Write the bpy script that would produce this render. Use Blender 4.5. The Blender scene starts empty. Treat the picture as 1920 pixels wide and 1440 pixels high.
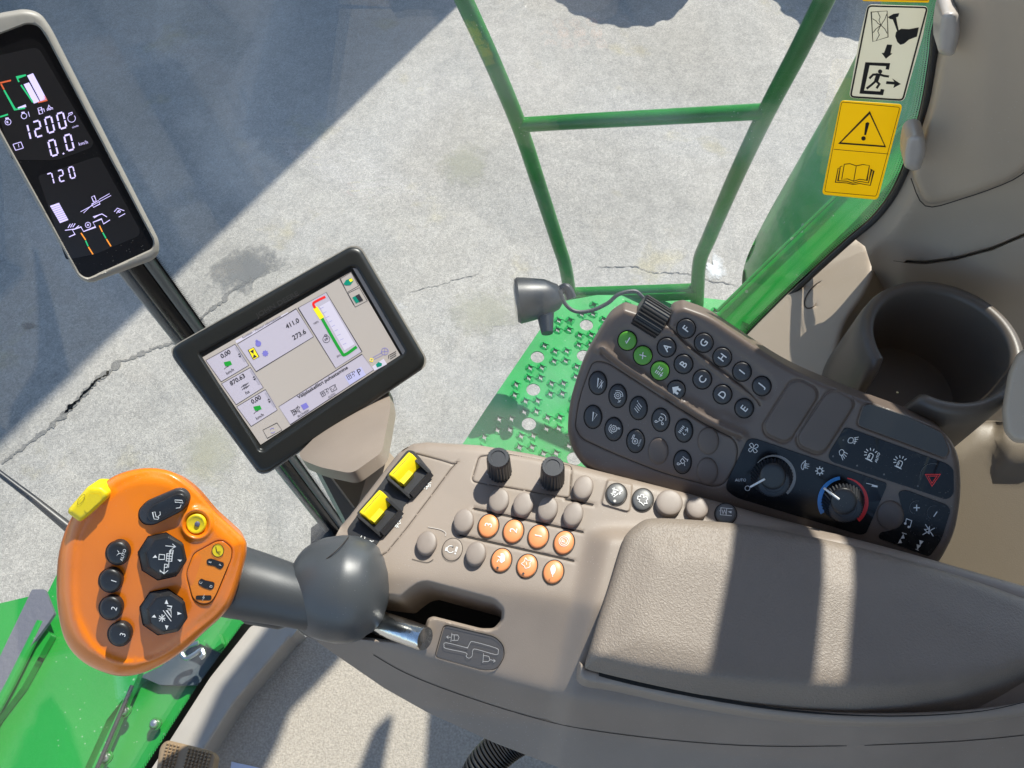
import bpy, bmesh, math, random
import numpy as np
from mathutils import Vector, Matrix
from mathutils.geometry import delaunay_2d_cdt
random.seed(7); np.random.seed(7)
S = bpy.context.scene
COL = S.collection
# ------------------------------------------------------------------ camera
FPX = 1400.0                      # focal length in photo pixels (photo is 1920 x 1440)
CAM = np.array((0.0, 0.0, 3.5))
PITCH = math.radians(60)
Rv = np.array((1.0, 0, 0)); Fv = np.array((0, math.cos(PITCH), -math.sin(PITCH))); Uv = np.array((0, math.sin(PITCH), math.cos(PITCH)))
cd = bpy.data.cameras.new('camera'); cam = bpy.data.objects.new('camera', cd); COL.objects.link(cam)
cam.location = CAM; cam.rotation_euler = (math.radians(90) - PITCH, 0, 0)
cd.sensor_width = 36; cd.lens = 36 * FPX / 1920; cd.clip_start = 0.02; cd.clip_end = 500
S.camera = cam
# ------------------------------------------------------------------ light
SUN_EL = math.radians(50); SUN_AZ = math.radians(31)      # azimuth measured from +Y towards +X
SUN = np.array((math.cos(SUN_EL) * math.sin(SUN_AZ), math.cos(SUN_EL) * math.cos(SUN_AZ), math.sin(SUN_EL)))
w = bpy.data.worlds.new('World'); S.world = w; w.use_nodes = True
nt = w.node_tree; sky = nt.nodes.new('ShaderNodeTexSky'); sky.sky_type = 'NISHITA'; sky.sun_disc = False
sky.ozone_density = 3.0; sky.dust_density = .6; sky.sun_elevation = SUN_EL; sky.sun_rotation = SUN_AZ
nt.links.new(sky.outputs[0], nt.nodes['Background'].inputs[0]); nt.nodes['Background'].inputs[1].default_value = 0.15
sl = bpy.data.lights.new('sun', 'SUN'); so = bpy.data.objects.new('sun', sl); COL.objects.link(so)
sl.energy = 4.6; sl.angle = math.radians(0.5); sl.color = (1.0, 0.95, 0.87)
so.rotation_euler = Vector(SUN).to_track_quat('Z', 'Y').to_euler(); so.location = (2, 3, 8)
S.view_settings.view_transform = 'Standard'; S.view_settings.look = 'None'; S.view_settings.exposure = 0.78; S.view_settings.gamma = 1
S.render.engine = 'CYCLES'
S.cycles.max_bounces = 10; S.cycles.transparent_max_bounces = 24; S.cycles.diffuse_bounces = 5
# ------------------------------------------------------------------ pixel -> world
def rays(px, py):
    px = np.asarray(px, float); py = np.asarray(py, float)
    return (px[..., None] - 960) * Rv + (720 - py)[..., None] * Uv + FPX * Fv
def at(px, py, k): return CAM + rays(px, py) * k
def unit(v): v = np.asarray(v, float); return v / np.linalg.norm(v)
AX = unit((0.972, -0.233, 0)); OUT = unit((0.233, 0.972, 0)); ZV = np.array((0, 0, 1.0))
class Frame:
    """a plane; pt(px,py,h) is the point seen at photo pixel px,py on the plane lifted by h along its normal"""
    def __init__(s, P0, N): s.P0 = np.asarray(P0, float); s.N = unit(N)
    def pt(s, px, py, h=0.0):
        r = rays(px, py); h = np.asarray(h, float)
        k = ((s.P0 - CAM) @ s.N + h) / (r @ s.N)
        return CAM + r * k[..., None] if np.ndim(k) else CAM + r * k
    def scale(s, px, py): return float(((s.P0 - CAM) @ s.N) / (rays(px, py) @ s.N))
def frame_at(px, py, k, N): return Frame(at(px, py, k), N)
def hplane(z): return Frame((0, 0, z), (0, 0, 1))
def toward(px, py): return -unit(rays(px, py))
def ev(h, x, y): return h(np.asarray(x, float), np.asarray(y, float)) if callable(h) else np.full(np.shape(x), float(h))
# ------------------------------------------------------------------ 2d helpers (pixels)
def Z(ox, oy, s):
    return lambda *p: [(ox + x / s, oy + y / s) for x, y in p]
def crs(pts, n=6, closed=True):
    P = [np.array(p, float) for p in pts]; out = []; m = len(P)
    for i in range(m if closed else m - 1):
        if closed: a, b, c, d = P[i - 1], P[i], P[(i + 1) % m], P[(i + 2) % m]
        else: a, b, c, d = P[max(i - 1, 0)], P[i], P[i + 1], P[min(i + 2, m - 1)]
        for j in range(n):
            t = j / n
            out.append(0.5 * (2 * b + (c - a) * t + (2 * a - 5 * b + 4 * c - d) * t * t + (3 * b - a - 3 * c + d) * t ** 3))
    if not closed: out.append(P[-1])
    return np.array(out)
def rounded(pts, r=6, n=5, sub=0):
    P = [np.array(p[:2], float) for p in pts]; out = []; m = len(P)
    rr = [p[2] if len(p) > 2 else r for p in pts]
    for i in range(m):
        a, b, c = P[i - 1], P[i], P[(i + 1) % m]
        u = a - b; v = c - b; lu = np.linalg.norm(u); lv = np.linalg.norm(v)
        q = min(rr[i], lu * .49, lv * .49)
        p0 = b + u / lu * q; p2 = b + v / lv * q
        for j in range(n + 1):
            t = j / n; out.append((1 - t) ** 2 * p0 + 2 * t * (1 - t) * b + t * t * p2)
    out = np.array(out)
    return dense(out, sub) if sub else out
def dense(P, step, closed=True):
    P = np.asarray(P, float); out = []; m = len(P)
    for i in range(m if closed else m - 1):
        a = P[i]; b = P[(i + 1) % m]; n = max(1, int(np.ceil(np.linalg.norm(b - a) / step)))
        for j in range(n): out.append(a + (b - a) * j / n)
    if not closed: out.append(P[-1])
    return np.array(out)
def pdist(x, y, P, closed):
    P = np.asarray(P, float); d = np.full(np.shape(x), 1e9)
    m = len(P)
    for i in range(m if closed else m - 1):
        a = P[i]; b = P[(i + 1) % m]; e = b - a; L = e @ e + 1e-12
        t = np.clip(((x - a[0]) * e[0] + (y - a[1]) * e[1]) / L, 0, 1)
        d = np.minimum(d, (x - a[0] - t * e[0]) ** 2 + (y - a[1] - t * e[1]) ** 2)
    return np.sqrt(d)
def inside(x, y, P):
    P = np.asarray(P, float); c = np.zeros(np.shape(x), bool); m = len(P)
    for i in range(m):
        a = P[i]; b = P[(i + 1) % m]
        if a[1] == b[1]: continue
        k = ((a[1] > y) != (b[1] > y)) & (x < (b[0] - a[0]) * (y - a[1]) / (b[1] - a[1]) + a[0])
        c ^= k
    return c
def sdf(x, y, P):
    return pdist(x, y, P, True) * np.where(inside(x, y, P), 1, -1)
def smooth(t): t = np.clip(t, 0, 1); return t * t * (3 - 2 * t)
def eround(d, r, h): t = np.clip((r - d) / r, 0, 1); return -h * (1 - np.sqrt(np.maximum(0, 1 - t * t)))
def ell(cx, cy, a, b, rot=0, n=36):
    t = np.linspace(0, 2 * math.pi, n, endpoint=False); c, s = math.cos(math.radians(rot)), math.sin(math.radians(rot))
    x = a * np.cos(t); y = b * np.sin(t)
    return np.stack([cx + x * c - y * s, cy + x * s + y * c], 1)
# ------------------------------------------------------------------ scene objects
LOC = {}
def tag(o, label=None, cat=None, group=None, kind=None):
    if label: o['label'] = label
    if cat: o['category'] = cat
    if group: o['group'] = group
    if kind: o['kind'] = kind
    return o
def thing(name, label, cat, loc, group=None):
    o = bpy.data.objects.new(name, None); o.empty_display_size = .05; COL.objects.link(o)
    o.location = [float(v) for v in loc]; LOC[o.name] = np.array(o.location); return tag(o, label, cat, group)
def obj(name, V, F, m, parent=None, smooth_=True, angle=38):
    me = bpy.data.meshes.new(name); V = np.asarray(V, float)
    o = bpy.data.objects.new(name, me); COL.objects.link(o)
    if parent is not None:
        o.parent = parent; L = LOC[parent.name]; V = V - L; LOC[o.name] = L
    else:
        L = V.mean(0); L[2] = V[:, 2].min(); V = V - L; o.location = L; LOC[o.name] = L
    me.from_pydata(V.tolist(), [], [tuple(int(i) for i in f) for f in F])
    if isinstance(m, (list, tuple)):
        for q in m: me.materials.append(q)
    else: me.materials.append(m)
    if smooth_:
        me.shade_smooth(); me.set_sharp_from_angle(angle=math.radians(angle))
    me.update(); return o
class MB:
    def __init__(s): s.V = []; s.F = []
    def add(s, V, F):
        b = len(s.V); s.V.extend([tuple(v) for v in V]); s.F.extend([tuple(i + b for i in f) for f in F]); return s
    def build(s, name, m, parent=None, **k): return obj(name, s.V, s.F, m, parent, **k)
def box(c, ux, uy, uz):
    c, ux, uy, uz = map(lambda v: np.asarray(v, float), (c, ux, uy, uz))
    V = [c + a * ux + b * uy + d * uz for d in (-1, 1) for b in (-1, 1) for a in (-1, 1)]
    return V, [(0, 2, 3, 1), (4, 5, 7, 6), (0, 1, 5, 4), (2, 6, 7, 3), (0, 4, 6, 2), (1, 3, 7, 5)]
def loft(C, Rr, n=20, up=(0, 0, 1), caps=True, sq=None):
    """tube through centres C with radii Rr (scalar or pair)"""
    C = [np.asarray(c, float) for c in C]; V = []; F = []; m = len(C); pu = np.asarray(up, float)
    for i in range(m):
        t = unit(C[min(i + 1, m - 1)] - C[max(i - 1, 0)])
        a = pu - t * (pu @ t); a = unit(a); b = np.cross(t, a); pu = a
        r = Rr[i] if hasattr(Rr, '__len__') else Rr
        ra, rb = r if hasattr(r, '__len__') else (r, r)
        for j in range(n):
            q = 2 * math.pi * j / n; V.append(C[i] + a * ra * math.cos(q) + b * rb * math.sin(q))
    for i in range(m - 1):
        for j in range(n):
            k = (j + 1) % n; F.append((i * n + j, i * n + k, (i + 1) * n + k, (i + 1) * n + j))
    if caps: F.append(tuple(range(n))[::-1]); F.append(tuple((m - 1) * n + j for j in range(n)))
    return V, F
def curve3(P, n=8):
    P = [np.asarray(p, float) for p in P]; out = []; m = len(P)
    for i in range(m - 1):
        a, b, c, d = P[max(i - 1, 0)], P[i], P[i + 1], P[min(i + 2, m - 1)]
        for j in range(n):
            t = j / n; out.append(0.5 * (2 * b + (c - a) * t + (2 * a - 5 * b + 4 * c - d) * t * t + (3 * b - a - 3 * c + d) * t ** 3))
    out.append(P[-1]); return out
def relief(name, fr, outer, Hf, m, parent=None, grid=14, rings=(2, 5, 9, 14), feats=(), fd=(0, 1.5, 4), holes=(), skirt=.01, hskirt=None, step=5, angle=45, jitter=0, taper=0.0):
    """surface over a pixel outline; Hf gives the height above the frame; edges get a real side wall of depth skirt"""
    O = dense(outer, step); pts = [tuple(p) for p in O]; edges = [(i, (i + 1) % len(O)) for i in range(len(O))]
    HO = []
    for h in holes:
        h = dense(h, step); HO.append(h); b = len(pts); pts += [tuple(p) for p in h]; edges += [(b + i, b + (i + 1) % len(h)) for i in range(len(h))]
    ex = []
    def ringpts(P, ds, closed=True, both=False):
        P = np.asarray(P); nx = np.roll(P, -1, 0) - np.roll(P, 1, 0)
        if not closed: nx[0] = P[1] - P[0]; nx[-1] = P[-1] - P[-2]
        nn = np.stack([nx[:, 1], -nx[:, 0]], 1); nn /= np.linalg.norm(nn, axis=1)[:, None] + 1e-9
        for d in ds:
            for s_ in ((1, -1) if d else (1,)):
                q = P + nn * d * s_
                ok = pdist(q[:, 0], q[:, 1], P, closed) > d * .92 - 1e-6
                ex.append(q[ok])
    ringpts(O, rings)
    for h in HO: ringpts(h, rings[:3])
    for f in feats:
        P, closed = f; P = dense(P, step, closed); ringpts(P, fd, closed)
    x0, y0 = O.min(0); x1, y1 = O.max(0)
    gx, gy = np.meshgrid(np.arange(x0, x1, grid), np.arange(y0, y1, grid)); g = np.stack([gx.ravel(), gy.ravel()], 1)
    g[:, 0] += (((g[:, 1] - y0) / grid).astype(int) % 2) * grid / 2
    ex.append(g); E = np.concatenate(ex)
    ok = sdf(E[:, 0], E[:, 1], O) > .8
    for h in HO: ok &= sdf(E[:, 0], E[:, 1], h) < -.8
    E = E[ok]
    # thin out near-duplicates
    key = {}
    for p in E: key.setdefault((round(p[0] / 1.1), round(p[1] / 1.1)), p)
    pts += [tuple(p) for p in key.values()]
    v, e, f, _, _, _ = delaunay_2d_cdt([Vector(p) for p in pts], edges, [], 0, 1e-4)
    v = np.array([(p.x, p.y) for p in v]); f = np.array([tuple(t) for t in f])
    c = v[f].mean(1); ok = inside(c[:, 0], c[:, 1], O)
    for h in HO: ok &= ~inside(c[:, 0], c[:, 1], h)
    f = f[ok]
    P = fr.pt(v[:, 0], v[:, 1], ev(Hf, v[:, 0], v[:, 1]))
    nrm = np.cross(P[f[:, 1]] - P[f[:, 0]], P[f[:, 2]] - P[f[:, 0]]) @ fr.N
    if nrm.sum() < 0: f = f[:, ::-1]
    V = P.tolist(); F = [tuple(t) for t in f]
    if skirt:
        cnt = {}
        for t in F:
            for a, b in ((t[0], t[1]), (t[1], t[2]), (t[2], t[0])):
                k = (min(a, b), max(a, b)); cnt.setdefault(k, []).append((a, b))
        bd = [l[0] for l in cnt.values() if len(l) == 1]
        idx = {}; ctr = P.mean(0)
        for a, b in bd:
            for i in (a, b):
                if i not in idx:
                    hd = skirt
                    if HO and any(pdist(v[i, 0], v[i, 1], h, True) < .5 for h in HO): hd = hskirt or skirt
                    q = P[i] + (ctr - P[i]) * taper - fr.N * hd; idx[i] = len(V); V.append(q.tolist())
        for a, b in bd: F.append((b, a, idx[a], idx[b]))
    return obj(name, V, F, m, parent, angle=angle)
def button(name, fr, cx, cy, a, b, rot, h0, h1, m, parent, rr=.0009, dome=.0004, n=32, outline=None):
    T = outline if outline is not None else ell(cx, cy, a, b, rot, n); n = len(T)
    P = fr.pt(T[:, 0], T[:, 1], h1 - rr); c = P.mean(0)
    rad = np.linalg.norm(P - c, axis=1).mean(); q = rr / rad; V = []; F = []
    prof = [(1, -(h1 - rr - h0)), (1, 0), (1 - q * .3, rr * .7), (1 - q, rr), (.7, rr + dome * .6), (.35, rr + dome * .93)]
    for s_, dz in prof:
        for p in P: V.append(c + (p - c) * s_ + fr.N * dz)
    V.append(c + fr.N * (rr + dome))
    for i in range(len(prof) - 1):
        for j in range(n):
            k = (j + 1) % n; F.append((i * n + j, i * n + k, (i + 1) * n + k, (i + 1) * n + j))
    L = (len(prof) - 1) * n
    for j in range(n): F.append((L + j, L + (j + 1) % n, len(V) - 1))
    v0, v1, v2 = np.array(V[F[-1][0]]), np.array(V[F[-1][1]]), np.array(V[F[-1][2]])
    if np.cross(v1 - v0, v2 - v0) @ fr.N < 0: F = [f[::-1] for f in F]
    return obj(name, V, F, m, parent, angle=50)
def plate(fr, outline, h0, h1):
    """flat slab over a pixel outline, V,F"""
    T = np.asarray(outline, float); n = len(T); h = ev(h1, T[:, 0], T[:, 1]); P = fr.pt(T[:, 0], T[:, 1], h)
    B = P - fr.N * (h1 - h0 if not callable(h1) else h0)
    F = [tuple(range(n)), tuple(range(2 * n - 1, n - 1, -1))] + [(i, i + n, (i + 1) % n + n, (i + 1) % n) for i in range(n)]
    a = sum(np.cross(P[i] - P[0], P[(i + 1) % n] - P[0]) for i in range(n))
    if a @ fr.N < 0: F = [f[::-1] for f in F]
    return list(P) + list(B), F
def slab(name, fr, outline, h0, h1, m, parent=None, rr=0): 
    V, F = plate(fr, outline, h0, h1); return obj(name, V, F, m, parent, angle=30)
def sheet(fr, outline, h):
    T = np.asarray(outline, float); P = fr.pt(T[:, 0], T[:, 1], ev(h, T[:, 0], T[:, 1])); n = len(T)
    a = sum(np.cross(P[i] - P[0], P[(i + 1) % n] - P[0]) for i in range(n))
    f = tuple(range(n)); return list(P), [f if a @ fr.N > 0 else f[::-1]]
def ribbon(fr, P, w, h, closed=False):
    P = np.asarray(P, float); n = len(P)
    if n < 2: return [], []
    t = np.roll(P, -1, 0) - np.roll(P, 1, 0)
    if not closed: t[0] = P[1] - P[0]; t[-1] = P[-1] - P[-2]
    t /= np.linalg.norm(t, axis=1)[:, None] + 1e-9
    nn = np.stack([-t[:, 1], t[:, 0]], 1); ww = np.full(n, w / 2.0)
    for i in range(n):       # mitre
        if closed or 0 < i < n - 1:
            e = P[(i + 1) % n] - P[i]; e = e / (np.linalg.norm(e) + 1e-9); c = abs(-e[1] * nn[i, 0] + e[0] * nn[i, 1]); ww[i] /= max(c, .45)
    A = P + nn * ww[:, None]; B = P - nn * ww[:, None]
    VA = fr.pt(A[:, 0], A[:, 1], ev(h, A[:, 0], A[:, 1])); VB = fr.pt(B[:, 0], B[:, 1], ev(h, B[:, 0], B[:, 1]))
    V = list(VA) + list(VB); F = []
    for i in range(n if closed else n - 1):
        j = (i + 1) % n; f = (i, j, j + n, i + n)
        if np.cross(V[f[1]] - V[f[0]], V[f[2]] - V[f[0]]) @ fr.N < 0: f = f[::-1]
        F.append(f)
    return V, F
def strokes(name, fr, lines, w, h, m, parent=None):
    mb = MB()
    for l in lines:
        if isinstance(l, tuple) and l and isinstance(l[0], str):
            kind, pts = l
            if kind == 'fill': mb.add(*sheet(fr, pts, h))
            elif kind == 'loop': mb.add(*ribbon(fr, pts, w, h, True))
        else: mb.add(*ribbon(fr, l, w, h))
    return mb.build(name, m, parent, smooth_=False)
def icon(cx, cy, s, ang, items):
    """icon drawn in a unit square (-1..1, y up) placed at a pixel with a size and a turn"""
    c, q = math.cos(math.radians(ang)), math.sin(math.radians(ang)); out = []
    def T(pts):
        p = np.asarray(pts, float); x, y = p[:, 0] * s, -p[:, 1] * s
        return np.stack([cx + x * c - y * q, cy + x * q + y * c], 1)
    for it in items:
        if isinstance(it, tuple) and isinstance(it[0], str): out.append((it[0], T(it[1])))
        else: out.append(T(it))
    return out
def circ(cx=0, cy=0, r=1, n=20, a0=0, a1=360):
    t = np.radians(np.linspace(a0, a1, n + (a1 - a0 < 360), endpoint=(a1 - a0 < 360)))
    return [(cx + r * math.cos(q), cy + r * math.sin(q)) for q in t]
def loop(p): return ('loop', p)
def fill(p): return ('fill', p)
_g = {}
def glyphs(s_):
    if s_ not in _g:
        cu = bpy.data.curves.new('t', 'FONT'); cu.body = s_; cu.resolution_u = 3; cu.size = 1
        o = bpy.data.objects.new('t', cu); me = bpy.data.meshes.new_from_object(o)
        V = np.array([v.co[:2] for v in me.vertices]) if len(me.vertices) else np.zeros((0, 2)); F = [tuple(p.vertices) for p in me.polygons]
        bpy.data.objects.remove(o); bpy.data.curves.remove(cu); bpy.data.meshes.remove(me); _g[s_] = (V, F)
    return _g[s_]
def textVF(fr, s_, x, y, size, ang, h, align='c', yang=None, bold=0, stretch=1.0):
    V, F = glyphs(s_); 
    if not len(V): return [], []
    lo, hi = V.min(0), V.max(0); V = V.copy(); V[:, 0] *= stretch; lo[0] *= stretch; hi[0] *= stretch
    if align == 'c': V = V - (lo + hi) / 2
    elif align == 'l': V = V - np.array((lo[0], 0))
    elif align == 'r': V = V - np.array((hi[0], 0))
    size = size / .72
    a = math.radians(ang); b = a if yang is None else math.radians(yang)
    out = [], []
    VV = []; FF = []
    offs = [(0, 0)] if not bold else [(-bold, 0), (bold, 0), (0, bold), (0, -bold)]
    for k_, (ox, oy) in enumerate(offs):
        px = x + ox + size * (V[:, 0] * math.cos(a) + V[:, 1] * math.sin(b)); py = y + oy + size * (V[:, 0] * math.sin(a) - V[:, 1] * math.cos(b))
        P = fr.pt(px, py, ev(h, px, py) + k_ * 2e-5); n = len(VV); VV += list(P)
        for f in F:
            p = P[list(f[:3])]
            g = f if np.cross(p[1] - p[0], p[2] - p[0]) @ fr.N > 0 else f[::-1]
            FF.append(tuple(i + n for i in g))
    return VV, FF
def text(name, fr, s_, x, y, size, ang, h, m, parent, **k):
    V, F = textVF(fr, s_, x, y, size, ang, h, **k); return obj(name, V, F, m, parent, smooth_=False)
# ------------------------------------------------------------------ materials
def mat(name, col, rough=.5, bump=0, bscale=300, var=0, vscale=30, metal=0, coat=0, spec=.5, emit=0, voro=False, detail=4, rvar=0, col2=None, sheen=0):
    m = bpy.data.materials.new(name); m.use_nodes = True; t = m.node_tree; b = t.nodes['Principled BSDF']
    b.inputs['Base Color'].default_value = (*col, 1); b.inputs['Roughness'].default_value = rough; b.inputs['Metallic'].default_value = metal
    b.inputs['Coat Weight'].default_value = coat; b.inputs['Coat Roughness'].default_value = .08; b.inputs['Specular IOR Level'].default_value = spec
    if sheen: b.inputs['Sheen Weight'].default_value = sheen
    tc = t.nodes.new('ShaderNodeTexCoord')
    if emit:
        b.inputs['Emission Color'].default_value = (*col, 1); b.inputs['Emission Strength'].default_value = emit
    if var:
        n = t.nodes.new('ShaderNodeTexNoise'); n.inputs['Scale'].default_value = vscale; n.inputs['Detail'].default_value = 5
        t.links.new(tc.outputs['Object'], n.inputs['Vector'])
        r = t.nodes.new('ShaderNodeMapRange'); r.inputs[1].default_value = .3; r.inputs[2].default_value = .7; r.inputs[3].default_value = 0; r.inputs[4].default_value = 1
        t.links.new(n.outputs[0], r.inputs[0])
        x = t.nodes.new('ShaderNodeMix'); x.data_type = 'RGBA'
        c2 = col2 or tuple(c * (1 - var) for c in col)
        x.inputs[6].default_value = (*c2, 1); x.inputs[7].default_value = (*(tuple(min(1, c * (1 + var * .6)) for c in col) if not col2 else col), 1)
        t.links.new(r.outputs[0], x.inputs[0]); t.links.new(x.outputs[2], b.inputs['Base Color'])
        if rvar:
            q = t.nodes.new('ShaderNodeMapRange'); q.inputs[3].default_value = rough - rvar; q.inputs[4].default_value = rough + rvar
            t.links.new(n.outputs[0], q.inputs[0]); t.links.new(q.outputs[0], b.inputs['Roughness'])
    if bump:
        if voro:
            n = t.nodes.new('ShaderNodeTexVoronoi'); n.inputs['Scale'].default_value = bscale; n.feature = 'SMOOTH_F1'
            wn = t.nodes.new('ShaderNodeTexNoise'); wn.inputs['Scale'].default_value = bscale * .8
            ad = t.nodes.new('ShaderNodeMix'); ad.data_type = 'VECTOR'; ad.inputs[0].default_value = .004
            t.links.new(tc.outputs['Object'], ad.inputs[4]); t.links.new(wn.outputs['Color'], ad.inputs[5]); t.links.new(tc.outputs['Object'], wn.inputs['Vector'])
            t.links.new(ad.outputs[1], n.inputs['Vector'])
        else:
            n = t.nodes.new('ShaderNodeTexNoise'); n.inputs['Scale'].default_value = bscale; n.inputs['Detail'].default_value = detail
            t.links.new(tc.outputs['Object'], n.inputs['Vector'])
        bp = t.nodes.new('ShaderNodeBump'); bp.inputs['Strength'].default_value = bump; bp.inputs['Distance'].default_value = .6 / bscale
        t.links.new(n.outputs[0], bp.inputs['Height']); t.links.new(bp.outputs[0], b.inputs['Normal'])
    return m
M = dict(
 taupe=mat('taupe grained plastic', (.275, .222, .178), .5, .35, 1500, .12, 14, rvar=.06),
 taupe2=mat('taupe smooth button rubber', (.25, .205, .172), .48, .25, 2200, .08, 60),
 side=mat('warm grey flank plastic', (.29, .24, .195), .42, .2, 1500, .08, 8),
 leather=mat('grained taupe armrest vinyl', (.225, .185, .148), .5, .5, 700, .12, 9, voro=True),
 kbrown=mat('dark taupe keypad plastic', (.135, .102, .082), .42, .12, 1800, .1, 12),
 kbrown2=mat('dark taupe blank cap', (.118, .090, .073), .46, .15, 1800, .1, 20),
 kblack=mat('charcoal key rubber', (.035, .034, .036), .42, .1, 2500, .15, 60),
 gloss=mat('gloss black panel', (.006, .006, .007), .26, 0, 1, spec=.3),
 black=mat('satin black plastic', (.018, .018, .019), .38, .15, 1800, .1, 40),
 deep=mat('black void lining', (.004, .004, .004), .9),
 line=mat('dark moulded joint', (.03, .024, .02), .8),
 greykey=mat('mid grey key', (.12, .12, .118), .4, .15, 2000),
 okey=mat('salmon orange key', (.78, .285, .105), .4, .1, 2000),
 green_key=mat('bright green key', (.10, .34, .035), .42, .1, 2000),
 white=mat('white print', (.78, .78, .76), .5),
 offwhite=mat('soft white print', (.5, .48, .45), .5),
 yellow=mat('yellow paddle plastic', (.86, .66, .01), .38, .25, 1500, .06, 30),
 yellow2=mat('yellow ribbed button', (.82, .62, .01), .4, .5, 1600),
 orange=mat('glossy orange plastic', (.80, .20, .006), .3, .1, 900, .05, 25, coat=.35),
 orange2=mat('matt orange inlay', (.80, .23, .012), .42, .3, 900),
 grip=mat('grey black grip rubber', (.045, .050, .054), .42, .25, 1800, .15, 12, rvar=.05),
 boot=mat('grey black boot plastic', (.062, .068, .073), .36, .25, 1500, .12, 10),
 chrome=mat('brushed chrome', (.62, .62, .60), .16, .1, 300, metal=1),
 steel=mat('zinc bolt steel', (.55, .55, .52), .3, .2, 200, metal=1),
 monback=mat('warm grey monitor shell', (.30, .28, .245), .45, .2, 1500),
 bezel=mat('black bezel', (.013, .014, .013), .36, .18, 1500),
 gpaint=mat('green machine paint', (.002, .30, .022), .34, .05, 20, .10, 3, coat=.12),
 gdark=mat('deep green railing paint', (.002, .155, .008), .3, .15, 40, .25, 9, coat=.0),
 gbright=mat('bright green sheet metal', (.014, .235, .028), .32, .05, 20, .1, 4, coat=.3),
 gplate=mat('green step plate paint', (.004, .26, .045), .55, .06, 30, .2, 9, coat=.0, spec=.3),
 trim=mat('beige cab trim', (.43, .35, .265), .46, .25, 1300, .08, 6),
 trimd=mat('brown grey cab trim', (.23, .185, .14), .5, .25, 1300, .08, 6),
 clip=mat('pale beige clip', (.44, .395, .35), .35, .1, 900),
 cup=mat('charcoal cup holder', (.11, .088, .068), .42, .15, 900),
 rubber=mat('black rubber', (.02, .02, .021), .5, .3, 600, .2, 30),
 frit=mat('black glass frit', (.006, .006, .006), .4),
 carpet=mat('beige looped carpet', (.40, .355, .295), .95, 1.0, 420, .25, 260, sheen=.2),
 pedal=mat('brown rubber pedal', (.26, .18, .105), .5, .3, 600),
 lampg=mat('dark lamp housing', (.012, .014, .017), .4, .1, 600),
 fabric=mat('grey seat cloth', (.25, .25, .27), .9, 1.0, 600, .3, 400),
 sill=mat('pale grey sill', (.38, .345, .30), .4, .2, 500, .1, 10),
 sticky=mat('yellow sticker', (.92, .52, .008), .45),
 stickw=mat('cream sticker', (.83, .80, .70), .5),
 ink=mat('black ink', (.012, .012, .012), .5),
 wall=mat('shed cladding', (.35, .36, .37), .6, .1, 8, .1, 2),
 red=mat('red print', (.75, .02, .02), .4), blue=mat('blue print', (.05, .25, .62), .4), grey=mat('grey print', (.30, .30, .29), .45),
 s_bg=mat('screen grey', (.40, .36, .33), .22, emit=.12), s_box=mat('screen lavender', (.42, .39, .46), .22, emit=.15),
 s_ink=mat('screen ink', (.035, .035, .045), .3), s_g=mat('screen green', (.01, .25, .03), .3, emit=.2), s_r=mat('screen red', (.7, .02, .02), .3, emit=.2),
 s_y=mat('screen yellow', (.8, .65, .02), .3, emit=.25), s_b=mat('screen blue', (.16, .15, .45), .3, emit=.2), s_w=mat('screen white', (.50, .47, .56), .3, emit=.2), s_t=mat('screen teal', (.0, .22, .15), .3, emit=.1),
 lcd=mat('lcd digits', (.50, .44, .74), .3, emit=.55), lcdg=mat('lcd green', (.02, .38, .14), .3, emit=.45), lcdr=mat('lcd red', (.5, .09, .03), .3, emit=.4), lcdp=mat('lcd dark pane', (.014, .014, .016), .2, emit=.03),
 bl=mat('blue white label', (.55, .6, .75), .5),
)
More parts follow.
